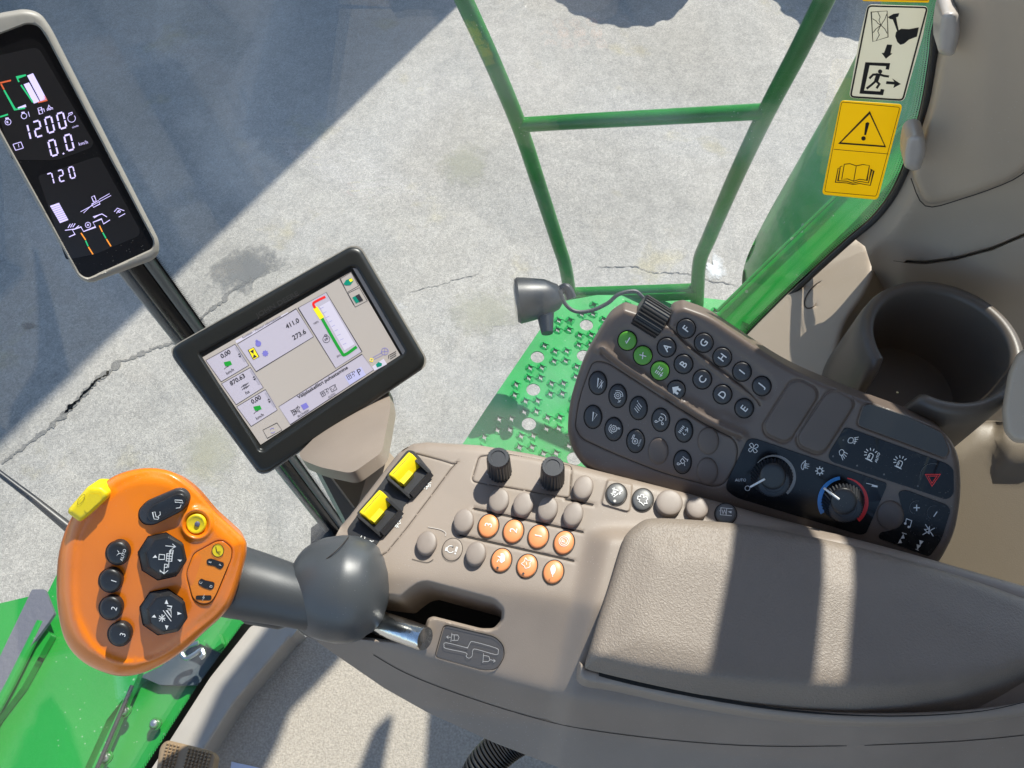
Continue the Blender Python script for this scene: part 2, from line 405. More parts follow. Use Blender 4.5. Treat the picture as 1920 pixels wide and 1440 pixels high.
def glass_mat(name, tint, dust=0.0):
    m = bpy.data.materials.new(name); m.use_nodes = True; t = m.node_tree; t.nodes.clear()
    o = t.nodes.new('ShaderNodeOutputMaterial'); tr = t.nodes.new('ShaderNodeBsdfTransparent'); tr.inputs[0].default_value = (*tint, 1)
    g = t.nodes.new('ShaderNodeBsdfGlossy'); g.inputs['Roughness'].default_value = .0; 
    ge = t.nodes.new('ShaderNodeNewGeometry'); dt = t.nodes.new('ShaderNodeVectorMath'); dt.operation = 'DOT_PRODUCT'; t.links.new(ge.outputs['Normal'], dt.inputs[0]); t.links.new(ge.outputs['Incoming'], dt.inputs[1])
    def mth(op, a, b_):
        k = t.nodes.new('ShaderNodeMath'); k.operation = op
        for i, q in enumerate((a, b_)):
            if q is None: continue
            if isinstance(q, (int, float)): k.inputs[i].default_value = q
            else: t.links.new(q, k.inputs[i])
        return k.outputs[0]
    f5 = mth('POWER', mth('SUBTRACT', 1.0, mth('ABSOLUTE', dt.outputs['Value'], None)), 5.0)
    fo = mth('ADD', mth('MULTIPLY', f5, .955), .045)
    x = t.nodes.new('ShaderNodeMixShader'); t.links.new(fo, x.inputs[0]); t.links.new(tr.outputs[0], x.inputs[1]); t.links.new(g.outputs[0], x.inputs[2])
    d = t.nodes.new('ShaderNodeBsdfTranslucent'); d.inputs[0].default_value = (.62, .72, .88, 1); y = t.nodes.new('ShaderNodeMixShader')  # bluish dust film, also painted in for the haze over the shaded yard
    n = t.nodes.new('ShaderNodeTexNoise'); n.inputs['Scale'].default_value = 3.2; n.inputs['Detail'].default_value = 7; n.inputs['Distortion'].default_value = 1.2; tc = t.nodes.new('ShaderNodeTexCoord'); t.links.new(tc.outputs['Object'], n.inputs[0])
    mr = t.nodes.new('ShaderNodeMapRange'); mr.inputs[1].default_value = .47; mr.inputs[2].default_value = .72; mr.inputs[3].default_value = dust * .12; mr.inputs[4].default_value = dust
    t.links.new(n.outputs[0], mr.inputs[0]); t.links.new(mr.outputs[0], y.inputs[0]); t.links.new(x.outputs[0], y.inputs[1]); t.links.new(d.outputs[0], y.inputs[2]); t.links.new(y.outputs[0], o.inputs[0])
    return m
M['glass'] = glass_mat('cab window glass', (.97, .985, .98), .05)
def translucent(name, col):
    m = bpy.data.materials.new(name); m.use_nodes = True; t = m.node_tree; b = t.nodes['Principled BSDF']; b.inputs['Base Color'].default_value = (*col, 1); b.inputs['Roughness'].default_value = .4
    tr = t.nodes.new('ShaderNodeBsdfTranslucent'); tr.inputs[0].default_value = (*col, 1); x = t.nodes.new('ShaderNodeMixShader'); x.inputs[0].default_value = .55
    t.links.new(b.outputs[0], x.inputs[1]); t.links.new(tr.outputs[0], x.inputs[2]); t.links.new(x.outputs[0], t.nodes['Material Output'].inputs[0]); return m
M['sticky'] = translucent('yellow sticker film', (.93, .70, .02)); M['stickw'] = translucent('cream sticker film', (.82, .79, .68))
# ground: worn pale asphalt, procedural
def ground_mat():
    m = bpy.data.materials.new('worn pale asphalt'); m.use_nodes = True; t = m.node_tree; b = t.nodes['Principled BSDF']; b.inputs['Roughness'].default_value = .85
    L = t.links.new; N = t.nodes.new; tc = N('ShaderNodeTexCoord')
    def noise(s, d=5, r=.6):
        n = N('ShaderNodeTexNoise'); n.inputs['Scale'].default_value = s; n.inputs['Detail'].default_value = d; n.inputs['Roughness'].default_value = r; L(tc.outputs['Object'], n.inputs['Vector']); return n
    def ramp(src, *st):
        r = N('ShaderNodeValToRGB'); e = r.color_ramp.elements
        while len(e) < len(st): e.new(.5)
        for i, (p, c) in enumerate(st): e[i].position = p; e[i].color = (*c, 1)
        L(src, r.inputs[0]); return r
    def mix(mode, f, a, c):
        x = N('ShaderNodeMix'); x.data_type = 'RGBA'; x.blend_type = mode; x.inputs[0].default_value = f if not hasattr(f, 'links') else 1
        if hasattr(f, 'links'): L(f, x.inputs[0])
        L(a, x.inputs[6]); L(c, x.inputs[7]); return x.outputs[2]
    big = ramp(noise(.9, 6).outputs[0], (.3, (.265, .252, .226)), (.5, (.31, .295, .268)), (.7, (.35, .332, .303)))
    v = N('ShaderNodeTexVoronoi'); v.inputs['Scale'].default_value = 95; L(tc.outputs['Object'], v.inputs['Vector'])
    st = ramp(v.outputs['Color'], (.0, (.47, .45, .43)), (.5, (.96, .94, .9)), (.9, (1.42, 1.38, 1.32)))
    mid = ramp(noise(9, 8, .75).outputs[0], (.3, (.78, .78, .78)), (.6, (1.05, 1.05, 1.04)))
    fine = ramp(noise(160, 3).outputs[0], (.36, (.45, .45, .45)), (.5, (1, 1, 1)), (.62, (1.25, 1.25, 1.24)))
    c = mix('MULTIPLY', .42, big.outputs[0], st.outputs[0]); c = mix('MULTIPLY', .9, c, mid.outputs[0]); c = mix('MULTIPLY', .45, c, fine.outputs[0])
    yel = ramp(noise(1.7, 5, .6).outputs[0], (.60, (1, 1, 1)), (.70, (1.0, .96, .78))); c = mix('MULTIPLY', 1, c, yel.outputs[0])
    drk = ramp(noise(2.6, 7, .7).outputs[0], (.28, (.5, .5, .52)), (.36, (1, 1, 1))); c = mix('MULTIPLY', .8, c, drk.outputs[0])
    L(c, b.inputs['Base Color'])
    bp = N('ShaderNodeBump'); bp.inputs['Strength'].default_value = .7; bp.inputs['Distance'].default_value = .006; L(noise(130, 5).outputs[0], bp.inputs['Height']); L(bp.outputs[0], b.inputs['Normal'])
    return m
M['ground'] = ground_mat()
M['crack'] = mat('crack dirt', (.155, .148, .135), .95, 1, 120, .3, 60)
M['stain'] = mat('dark damp stain', (.19, .185, .175), .8, 1, 90, .4, 40)
M['chalk'] = mat('white paint spill', (.62, .62, .60), .8, .5, 60)

def speck(m, scale, amt=.5):
    '''tiny pale dust grains on a plastic'''
    t = m.node_tree; b = t.nodes['Principled BSDF']; tc = t.nodes.new('ShaderNodeTexCoord'); v = t.nodes.new('ShaderNodeTexVoronoi'); v.inputs['Scale'].default_value = scale
    t.links.new(tc.outputs['Object'], v.inputs['Vector']); n = t.nodes.new('ShaderNodeTexNoise'); n.inputs['Scale'].default_value = 9; n.inputs['Detail'].default_value = 6; t.links.new(tc.outputs['Object'], n.inputs['Vector'])
    th = t.nodes.new('ShaderNodeMapRange'); th.inputs[1].default_value = .4; th.inputs[2].default_value = .75; th.inputs[3].default_value = .03; th.inputs[4].default_value = .17; t.links.new(n.outputs[0], th.inputs[0])
    l = t.nodes.new('ShaderNodeMath'); l.operation = 'LESS_THAN'; t.links.new(v.outputs['Distance'], l.inputs[0]); t.links.new(th.outputs[0], l.inputs[1])
    k = t.nodes.new('ShaderNodeMath'); k.operation = 'MULTIPLY'; k.inputs[1].default_value = amt; t.links.new(l.outputs[0], k.inputs[0])
    x = t.nodes.new('ShaderNodeMix'); x.data_type = 'RGBA'; x.inputs[7].default_value = (.55, .52, .47, 1)
    src = b.inputs['Base Color'].links[0].from_socket if b.inputs['Base Color'].links else None
    if src: t.links.new(src, x.inputs[6])
    else: x.inputs[6].default_value = b.inputs['Base Color'].default_value
    t.links.new(k.outputs[0], x.inputs[0]); t.links.new(x.outputs[2], b.inputs['Base Color'])
for k_, s_, a_ in (('taupe', 330, .35), ('kblack', 500, .25), ('black', 420, .25), ('kbrown', 360, .18), ('grip', 380, .25), ('boot', 330, .25), ('gloss', 300, .12), ('orange', 260, .10), ('trim', 260, .3), ('gpaint', 60, .35), ('gdark', 90, .35), ('gbright', 45, .35), ('gplate', 55, .3)): speck(M[k_], s_, a_)
# ================================================================== OUTSIDE
def hx(px, py, z): return hplane(z).pt(px, py)
# pavement: one sheet to the horizon
V = []; F = []; n = 40
gx = np.linspace(-1, 1, n); g3 = np.sign(gx) * np.abs(gx) ** 3 * 150
for y in g3:
    for x in g3: V.append((x, y + 3, 0))
for i in range(n - 1):
    for j in range(n - 1): F.append((i * n + j, i * n + j + 1, (i + 1) * n + j + 1, (i + 1) * n + j))
pv = obj('pavement', V, F, M['ground'], None); tag(pv, 'worn pale grey asphalt yard with cracks', kind='structure')
G = hplane(0)
def rough_line(pts, step, amp):
    P = dense(pts, step, False); r = np.cumsum(np.random.randn(len(P), 2) * amp, 0); r -= np.linspace(0, 1, len(P))[:, None] * r[-1]
    return P + r
def crack(pts, w, amp=1.2):
    P = rough_line(pts, 4, amp); mb = MB(); n = len(P); V = []; 
    t = np.gradient(P, axis=0); t /= np.linalg.norm(t, axis=1)[:, None]; nn = np.stack([-t[:, 1], t[:, 0]], 1)
    ww = w * (.35 + np.abs(np.convolve(np.random.randn(n), np.ones(4) / 4, 'same')) * 1.6)
    ww[0] = ww[-1] = .2
    A = P + nn * ww[:, None] * .5; B = P - nn * ww[:, None] * .5
    V = list(G.pt(A[:, 0], A[:, 1], .004)) + list(G.pt(B[:, 0], B[:, 1], .004)); F = [(i, i + n, i + 1 + n, i + 1) for i in range(n - 1)]
    o = obj('crack', V, F, M['crack'], None); tag(o, kind='structure'); return o
crack([(0, 870), (60, 830), (110, 790), (170, 715), (215, 690), (285, 655), (330, 640), (360, 612), (400, 575), (430, 548), (470, 520)], 6)
crack([(120, 775), (180, 712), (205, 696)], 9, .6)
crack([(770, 545), (850, 520), (900, 512)], 1.0)
crack([(1120, 500), (1200, 512), (1290, 520), (1400, 540)], 1.3)
def blotch(name, cx, cy, a, b, rot, mt, h, irr=.25, kind='structure'):
    e = ell(0, 0, 1, 1, 0, 60); th = np.arctan2(e[:, 1], e[:, 0]); r = 1 + sum(irr / k * np.sin(k * th + np.random.rand() * 6) for k in range(2, 13))
    r += np.random.randn(60) * irr * .15
    c, s = math.cos(math.radians(rot)), math.sin(math.radians(rot)); x = e[:, 0] * a * r; y = e[:, 1] * b * r
    P = np.stack([cx + x * c - y * s, cy + x * s + y * c], 1); V, F = sheet(G, P, h); o = obj(name, V, F, mt, None); tag(o, kind=kind); return o
def fade_mat(name, col, amt, r_in=.2):
    m = bpy.data.materials.new(name); m.use_nodes = True; t = m.node_tree; b = t.nodes['Principled BSDF']; b.inputs['Base Color'].default_value = (*col, 1); b.inputs['Roughness'].default_value = .85
    tc = t.nodes.new('ShaderNodeTexCoord'); n = t.nodes.new('ShaderNodeTexNoise'); n.inputs['Scale'].default_value = 14; n.inputs['Detail'].default_value = 8; n.inputs['Roughness'].default_value = .75
    t.links.new(tc.outputs['Object'], n.inputs['Vector'])
    g = t.nodes.new('ShaderNodeTexGradient'); g.gradient_type = 'SPHERICAL'; mp = t.nodes.new('ShaderNodeMapping'); mp.inputs['Location'].default_value = (-1, -1, 0); mp.inputs['Scale'].default_value = (2, 2, 0)
    t.links.new(tc.outputs['Generated'], mp.inputs[0]); t.links.new(mp.outputs[0], g.inputs[0])
    a = t.nodes.new('ShaderNodeMath'); a.operation = 'MULTIPLY_ADD'; a.inputs[1].default_value = 2.2; a.inputs[2].default_value = -1.1; t.links.new(n.outputs[0], a.inputs[0])
    s = t.nodes.new('ShaderNodeMath'); s.operation = 'ADD'; t.links.new(a.outputs[0], s.inputs[0]); t.links.new(g.outputs[0], s.inputs[1])
    r = t.nodes.new('ShaderNodeMapRange'); r.inputs[1].default_value = .1; r.inputs[2].default_value = .7; r.inputs[4].default_value = amt; t.links.new(s.outputs[0], r.inputs[0]); t.links.new(r.outputs[0], b.inputs['Alpha'])
    return m
M['stain'] = fade_mat('soft damp stain', (.14, .14, .135), .75); M['ylw'] = fade_mat('soft ochre stain', (.34, .33, .25), .45)
blotch('stain', 455, 505, 85, 42, -25, M['stain'], .005)
blotch('stain', 870, 310, 60, 42, -20, M['ylw'], .005)
blotch('stain', 905, 585, 90, 45, -15, M['ylw'], .005)
blotch('stain', 395, 850, 60, 75, 20, M['ylw'], .005)
blotch('stain', 55, 610, 18, 8, -10, M['stain'], .006)
M['chalk'] = fade_mat('thin white paint spill', (.55, .55, .53), .9)
blotch('paint_spill', 1342, 505, 24, 22, 10, M['chalk'], .006, .5)
# ---- shed added unseen beyond the frame so its corner shades the yard
def sun_floor(P, z=0): P = np.asarray(P, float); return P - SUN * (P[2] - z) / SUN[2]
c0 = np.array((-.37, 5.43)); sd = SUN[:2] / np.linalg.norm(SUN[:2]); cc = c0 + sd * 2.6
b1 = MB(); hh = 11.0; L = 9.0; wd = 6.0
ctr = np.array((cc[0] - L / 2, cc[1] + wd / 2, hh / 2))
shed = thing('yard_shade_block', 'tall grey clad farm shed beyond the yard', 'shed', (ctr[0], ctr[1], 0))
V, F = box(ctr, (L / 2, 0, 0), (0, wd / 2, 0), (0, 0, hh / 2)); b1.add(V, F).build('wall', M['wall'], shed, smooth_=False)
V, F = box(ctr + (0, 0, hh / 2 + .1), (L / 2 + .01, 0, 0), (0, wd / 2 + .1, 0), (0, 0, .09)); MB().add(V, F).build('roof', M['gdark'], shed, smooth_=False)
for i in range(3):
    V, F = box((ctr[0] - 3 + i * 3, ctr[1] - wd / 2 - .02, 3), (.7, 0, 0), (0, .03, 0), (0, 0, .5)); MB().add(V, F).build('window', M['gloss'], shed, smooth_=False)
# ---- tractor tyres added unseen beyond the top of the frame (their lugged shade reaches the yard)
def tyre(px, py, R_, label, hgt):
    P = G.pt(px, py); sh = np.array((P[0], P[1])); c = sh + sd * ((hgt + R_) / math.tan(SUN_EL)); c = np.array((c[0], c[1], hgt))
    root = thing('added_tyre', label, 'tyre', (c[0], c[1], c[2] - R_)); n = 96; ax = np.array((sd[0], sd[1], 0)); V = []; F = []; e = np.cross(ax, ZV)
    for s_, rr in ((-.25, .55), (-.25, 1), (.25, 1), (.25, .55)):
        for j in range(n):
            q = 2 * math.pi * j / n; r = R_ * (rr if rr < 1 else (1.0 if (j // 3) % 2 else .95)); V.append(c + ax * s_ + (e * math.cos(q) + ZV * math.sin(q)) * r)
    for i in range(4):
        for j in range(n): F.append((i * n + j, i * n + (j + 1) % n, ((i + 1) % 4) * n + (j + 1) % n, ((i + 1) % 4) * n + j))
    obj('tread', V, F, M['rubber'], root, smooth_=False)
    V, F = loft([c - ax * .1, c + ax * .1], R_ * .56, 40); obj('rim', V, F, M['yellow'], root)
tyre(1130, 6, .55, 'large lugged tractor tyre standing beyond the railing, left of two', .56)
tyre(1560, 30, .55, 'large lugged tractor tyre standing beyond the railing, right of two', .56)

# ---- perforated platform
ZP = 1.80; PF = hplane(ZP)
root = thing('access_platform', 'bright green perforated steel platform outside the cab door', 'platform', PF.pt(1050, 760))
O2 = [(800, 925), (868, 832), (910, 768), (1048, 566), (1120, 553), (1300, 556), (1420, 570), (1540, 600), (1500, 930), (1100, 1000)]
z4 = Z(840, 500, 3.4286)
p0 = np.array(z4((575, 580))[0]); p1 = np.array(z4((520, 1010))[0]); q0 = np.array(z4((725, 577))[0]); q2 = np.array(z4((675, 1005))[0])
W0 = PF.pt(*p0)[:2]; e1 = (PF.pt(*p1)[:2] - W0) / 4; e2 = ((PF.pt(*q0)[:2] - W0) + (PF.pt(*q2)[:2] - PF.pt(*p1)[:2])) / 2
u1 = e1 / np.linalg.norm(e1); u2 = e2 / np.linalg.norm(e2); sp = np.linalg.norm(e1)
Ow = np.array([PF.pt(*p)[:2] for p in O2]); holes = []; cen = []
for i in range(-14, 16):
    for j in range(-6, 12):
        c = W0 + e1 * i + e2 * j
        big = (j % 2 == 0 and i % 2 == 0)
        if j % 2 and i % 2: continue
        if big: cand = [(c, .0185, 18, 0)]
        else: cand = [(c + (a * u1 + b * u2) * sp * .31, .0094, 16, 1) for a in (-1, 1) for b in (-1, 1)]
        for cc_, r, nn_, star in cand:
            if sdf(np.array([cc_[0]]), np.array([cc_[1]]), Ow)[0] < .03: continue
            th = np.linspace(0, 2 * math.pi, nn_, endpoint=False)
            rr = r * (np.where(np.arange(nn_) % 4 == 0, 1.25, np.where(np.arange(nn_) % 2 == 0, .75, .62)) if star else np.ones(nn_))
            holes.append((np.stack([cc_[0] + rr * np.cos(th + .3), cc_[1] + rr * np.sin(th + .3)], 1), star)); cen.append((cc_, r, star))
Od = dense(Ow, .05); pts = [tuple(p) for p in Od]; edges = [(i, (i + 1) % len(Od)) for i in range(len(Od))]; zz = [0] * len(pts); HI = []
for (h, star) in holes:
    b = len(pts); c = h.mean(0)
    pts += [tuple(p) for p in h]; zz += [.0035 if star else 0.0] * len(h); edges += [(b + i, b + (i + 1) % len(h)) for i in range(len(h))]; HI.append(list(range(b, b + len(h))))
    b = len(pts); rr = .0142 if star else .024
    th = np.linspace(0, 2 * math.pi, 12, endpoint=False); ring = [(c[0] + rr * math.cos(q), c[1] + rr * math.sin(q)) for q in th]; pts += ring; zz += [0] * 12
v, e, f, ov, _, _ = delaunay_2d_cdt([Vector(p) for p in pts], edges, [], 0, 1e-6, True)
zv = [zz[o[0]] if o else 0 for o in ov]; mp = {}
for i, o in enumerate(ov):
    for k in o: mp[k] = i
v = np.array([(p.x, p.y) for p in v]); f = np.array([tuple(t) for t in f]); cm = v[f].mean(1); ok = inside(cm[:, 0], cm[:, 1], Ow)
for (h, star), (cc_, r, _) in zip(holes, cen):
    near = np.linalg.norm(cm - cc_, axis=1) < r * 1.3
    if near.any(): ii = np.where(near)[0]; ok[ii] &= ~inside(cm[ii, 0], cm[ii, 1], h)
f = f[ok]; V = [(a[0], a[1], ZP + z_) for a, z_ in zip(v, zv)]; F = [tuple(t) for t in f]
def hw(loop, dz):
    b = len(V)
    for i in loop: V.append((V[mp[i]][0], V[mp[i]][1], ZP - dz))
    n = len(loop)
    for i in range(n): F.append((mp[loop[i]], mp[loop[(i + 1) % n]], b + (i + 1) % n, b + i))
for l, (h_, st_) in zip(HI, holes): hw(l, .010 if st_ else .004)
hw(list(range(len(Od))), .06)
obj('perforated_plate', V, F, M['gplate'], root, smooth_=False)
# flat unperforated strip along the outer edge
# railing
RP = Frame(PF.pt(1190, 548), -OUT)
rail = thing('platform_railing', 'dark green tube railing with two splayed posts and cross bars', 'railing', PF.pt(1190, 548))
def tube(name, fr, P, r, m, parent, h=0, n=14, sm=True):
    P3 = [fr.pt(x, y, h) for x, y in P]; P3 = curve3(P3, 6) if sm else P3
    V, F = loft(P3, r, n, up=fr.N); return obj(name, V, F, m, parent)
tube('post', RP, [(1076, 600), (1070, 560), (1060, 500), (1046, 455), (1010, 345), (975, 240), (925, 120), (870, 0), (845, -55)], .0185, M['gdark'], rail)
tube('post', RP, [(1306, 600), (1308, 545), (1312, 490), (1330, 445), (1380, 330), (1437, 210), (1495, 100), (1545, 0), (1570, -55)], .0185, M['gdark'], rail)
tube('cross_bar', RP, [(980, 234), (1100, 227), (1250, 219), (1430, 209)], .0165, M['gdark'], rail)
tube('cross_bar', RP, [(1074, 549), (1180, 546), (1306, 542)], .0165, M['gdark'], rail)
slab('toe_board', Frame(PF.pt(1190, 556), -OUT), [(1078, 556), (1304, 549), (1304, 562), (1078, 572)], -.004, .004, M['gdark'], rail)
# ---- work lamp
lk = .00128; c = at(1008, 560, lk); lamp = thing('work_lamp', 'dark round work lamp hanging at the left railing post', 'work lamp', c - (0, 0, .1))
d = unit(at(960, 560, lk) - at(1040, 552, lk) + np.array((0, 0, 0)))
C = [c + d * t for t in (-.06, -.05, -.02, .03, .045, .052)]; V, F = loft(C, [.016, .030, .045, .054, .056, .051], 32, up=ZV); obj('housing', V, F, M['lampg'], lamp)
V, F = loft([c + d * .0521, c + d * .056], [.050, .043], 32, up=ZV); obj('lens', V, F, M['chrome'], lamp)
V, F = loft(curve3([at(1018, 556, lk), at(1045, 548, lk), at(1062, 540, lk), at(1072, 560, lk)], 5), .012, 12); obj('bracket', V, F, M['lampg'], lamp)
V, F = loft([at(1022, 585, lk), at(1026, 625, lk * .99)], [.022, .014], 14); obj('foot', V, F, M['lampg'], lamp)
ck = .00118; cab = loft(curve3([at(*p, ck) for p in [(1050, 545), (1060, 570), (1080, 584), (1110, 582), (1140, 568), (1160, 552), (1190, 546), (1208, 560), (1240, 590), (1290, 620)]], 6), .0045, 8)
tag(obj('power_cable', *cab, M['rubber'], None), 'thin black cable curving from the work lamp over the platform', 'cable')
# ---- green side panel of the machine
GP = frame_at(1550, 300, .00072, (-.62, -.35, .70))
gp = thing('machine_side_panel', 'large glossy green curved body panel behind the warning stickers', 'body panel', GP.pt(1500, 640))
out = crs([(1720, -60), (1655, 0), (1622, 70), (1560, 190), (1480, 330), (1425, 430), (1395, 500), (1392, 560), (1400, 640), (1500, 700), (1700, 640), (1900, 400), (1960, 100), (1900, -60)], 6)
lline = [(1622, 40), (1560, 190), (1480, 330), (1425, 430), (1395, 500), (1392, 600)]
relief('curved_skin', GP, out, lambda x, y: eround(pdist(x, y, np.array(lline), False), 120, .16), M['gpaint'], gp, grid=22, rings=(3, 8, 16, 30, 50, 80, 110), skirt=.1)
GP2 = frame_at(1550, 400, .00062, (-.3, -.55, .78))
low = [(1340, 605), (1352, 575), (1560, 372), (1680, 240), (1830, 120), (1860, 400), (1700, 640), (1500, 800), (1400, 740)]
edge = np.array([(1330, 600), (1352, 575), (1560, 372), (1700, 225), (1830, 100)])
relief('lower_skin', GP2, rounded(low, 5), lambda x, y: eround(pdist(x, y, edge, False), 7, .008) - .012 * smooth((pdist(x, y, edge, False) - 60) / 10), M['gpaint'], gp, grid=20, rings=(1.5, 4, 7, 60, 70), skirt=.05)
V, F = loft([GP2.pt(1345, 583, .006), GP2.pt(1560, 374, .006), GP2.pt(1700, 228, .006)], .0022, 8); obj('edge_bead', V, F, M['gbright'], gp)
# ---- feeder house below the windscreen (lower left)
FZ = 1.15; FF = hplane(FZ)
fh = thing('feeder_house', 'bright green feeder house sheet metal below the windscreen', 'feeder house', FF.pt(150, 1300))
def fs(name, P, h, th, m, r=3, fr=None):
    relief(name, fr or FF, rounded(P, r), h, m, fh, grid=40, rings=(2,), skirt=th)
fs('top_sheet', [(-80, 1150), (90, 1110), (140, 1010), (480, 1130), (560, 1200), (470, 1300), (235, 1500), (-80, 1500)], 0, .3, M['gbright'])
fs('raised_cover', [(-60, 1290), (20, 1255), (60, 1160), (235, 1165), (262, 1270), (200, 1350), (150, 1460), (-60, 1480)], .05, .05, M['gbright'])
fs('stiffener', [(-60, 1285), (24, 1275), (86, 1180), (96, 1190), (40, 1290), (-60, 1420)], .085, .03, M['gbright'])
fs('rubber_flap', [(-60, 1340), (0, 1230), (60, 1105), (84, 1105), (102, 1150), (90, 1168), (20, 1262), (-60, 1440)], .12, .012, M['stain'] if 0 else mat('grey rubber flap', (.11, .11, .13), .6, .2, 60))
fs('dark_recess', [(262, 1268), (300, 1250), (420, 1165), (480, 1140), (440, 1230), (390, 1285), (300, 1284)], .03, .02, mat('dark blue grey recess', (.05, .065, .075), .5))
fs('bracket', [(345, 1196), (395, 1172), (470, 1150), (440, 1200), (412, 1222), (385, 1212), (372, 1205)], .09, .05, M['gbright'])
fs('bracket', [(392, 1180), (410, 1186), (416, 1206), (400, 1218), (386, 1205)], .13, .03, M['gbright'])
fs('side_lip', [(232, 1310), (250, 1255), (262, 1258), (200, 1400), (180, 1450), (172, 1440)], .075, .03, M['gbright'])
V, F = loft([FF.pt(78, 1165, .11), FF.pt(66, 1190, .11), FF.pt(20, 1282, .11), FF.pt(-40, 1390, .11)], .014, 12); obj('latch_rod', V, F, M['gbright'], fh)
V, F = loft([FF.pt(248, 1285, .085), FF.pt(180, 1445, .085)], .006, 8); obj('seal_strip', V, F, M['rubber'], fh)
for bx_, by_ in ((235, 1333), (292, 1357), (200, 1420)):
    c = FF.pt(bx_, by_, .03 if bx_ == 292 else .055); r_ = obj('bolt', *loft([c, c + (0, 0, .012), c + (0, 0, .018), c + (0, 0, .020)], [.012, .012, .009, .003], 12, up=(1, 0, 0)), M['steel'], fh)
    obj('washer', *loft([c - (0, 0, .004), c + (0, 0, .004)], 0.017, 16, up=(1, 0, 0)), M['gdark'], fh)
clipP = curve3([FF.pt(*p, .12) for p in [(372, 1205), (352, 1212), (342, 1224), (350, 1234), (366, 1226), (378, 1218), (382, 1228), (376, 1234)]], 5)
tag(obj('spring_clip', *loft(clipP, .007, 8), M['steel'], None), 'bent steel spring clip lying in the dark recess by the feeder house', 'clip')

gr = thing('machine_frame_rail', 'narrow green frame rail beside the foot of the corner post', 'rail', at(580, 920, .0011))
obj('tube', *loft([at(505, 800, .00105), at(545, 862, .0011), at(614, 972, .0012), at(640, 1010, .00122)], .0058, 14), M['gbright'], gr)
# ================================================================== CAB SHELL
CG = .45
TG = .14; APOST = -.473
GL = Frame(OUT * CG + AX * APOST, -unit(OUT - TG * AX))                     # right hand side window plane, normal points into the cab
zt, zb = 4.35, 2.0
def wall_pt(a, z, c=CG): p = AX * a + OUT * (c + TG * (a - APOST)); return np.array((p[0], p[1], z))
# corner post
pT = GL.pt(268, 500, 0); pB = GL.pt(640, 1000, 0); d = unit(pT - pB); top = pB + d * 2.6; bot = pB - d * .25
post = thing('cab_corner_post', 'glossy black corner post running behind both screens', 'cab post', bot)
s1 = np.cross(d, OUT); s1 = unit(s1)
V, F = loft([bot, pB, pT, top], [(.014, .017)] * 4, 24, up=s1); obj('post_body', V, F, M['gloss'], post)
V, F = loft([x - OUT * .006 + s1 * .019 for x in (bot, pB, pT, top)], [(.0055, .012)] * 4, 14, up=s1); obj('post_trim', V, F, mat('satin grey trim', (.16, .16, .165), .3), post)
V, F = loft([x - OUT * .002 - s1 * .019 for x in (bot, pB, pT, top)], [(.006, .008)] * 4, 14, up=s1); obj('post_trim', V, F, mat('satin grey green trim', (.12, .13, .13), .28), post)
aP = float(pB @ AX)
# side window
sw = thing('side_window', 'large clear right hand cab window with faint reflections', 'window', wall_pt(.2, zb))
def pane(name, quad, th, m, parent):
    q = [np.array(p, float) for p in quad]; n = unit(np.cross(q[1] - q[0], q[3] - q[0])); V = [p + n * th / 2 for p in q] + [p - n * th / 2 for p in q]
    return obj(name, V, [(0, 1, 2, 3), (7, 6, 5, 4), (0, 4, 5, 1), (1, 5, 6, 2), (2, 6, 7, 3), (3, 7, 4, 0)], m, parent, smooth_=False)
pane('pane', [bot + OUT * .012, wall_pt(1.25, bot[2], CG + .012), wall_pt(1.25, zt, CG + .012), np.append((AX * float(top @ AX) + OUT * (CG + .012))[:2], zt)], .004, M['glass'], sw)
def frit(mbs, a0, a1, side, width, parent, N):
    """black band + shrinking dots along an edge, on the inner glass face"""
    n = 170; V, F = [], []
    L = np.linalg.norm(a1 - a0); dd = (a1 - a0) / L
    b = MB(); b.add([a0, a1, a1 + side * width, a0 + side * width], [(0, 1, 2, 3)])
    for r_, (off, rad) in enumerate(((.0012, .0011), (.0036, .0008), (.0056, .0005))):
        k = int(L / .0032)
        for i in range(k):
            c = a0 + dd * (i + .5 * (r_ % 2)) * .0032 + side * (width + off); q = [c + (dd * math.cos(t) + side * math.sin(t)) * rad for t in np.linspace(0, 2 * math.pi, 6, endpoint=False)]
            b.add(q, [tuple(range(6))])
    return b
g1 = frit(None, bot + s1 * .0 - OUT * -.008, pT + d * .5 + OUT * .008, s1, .027, None, None).build('edge_band', M['frit'], sw, smooth_=False)
# windscreen: bottom edge follows the sill
ZS = 2.05; wp = [(640, 1010), (545, 1090), (460, 1175), (380, 1285), (310, 1395), (262, 1470), (180, 1640)]
wb = [hx(*p, ZS) for p in wp]; wb[0] = pB - d * .0
ws = thing('windscreen', 'curved clear windscreen in front of the orange lever', 'windscreen', wb[3])
lean = lambda p: p + np.array((-.10, .03, 2.2)) if True else p
V = [p for p in wb] + [np.array(wb[i]) + (top - pB) * (2.2 / 2.6) + (np.array((-.04 * i, .0, 0))) for i in range(len(wb))]
n = len(wb); V += [np.array(v) - AX * .004 for v in V]
F = [(i, i + 1, i + 1 + n, i + n) for i in range(n - 1)] + [(i + 2 * n, i + n + 2 * n, i + 1 + n + 2 * n, i + 1 + 2 * n) for i in range(n - 1)]
obj('pane', V, F, M['glass'], ws)
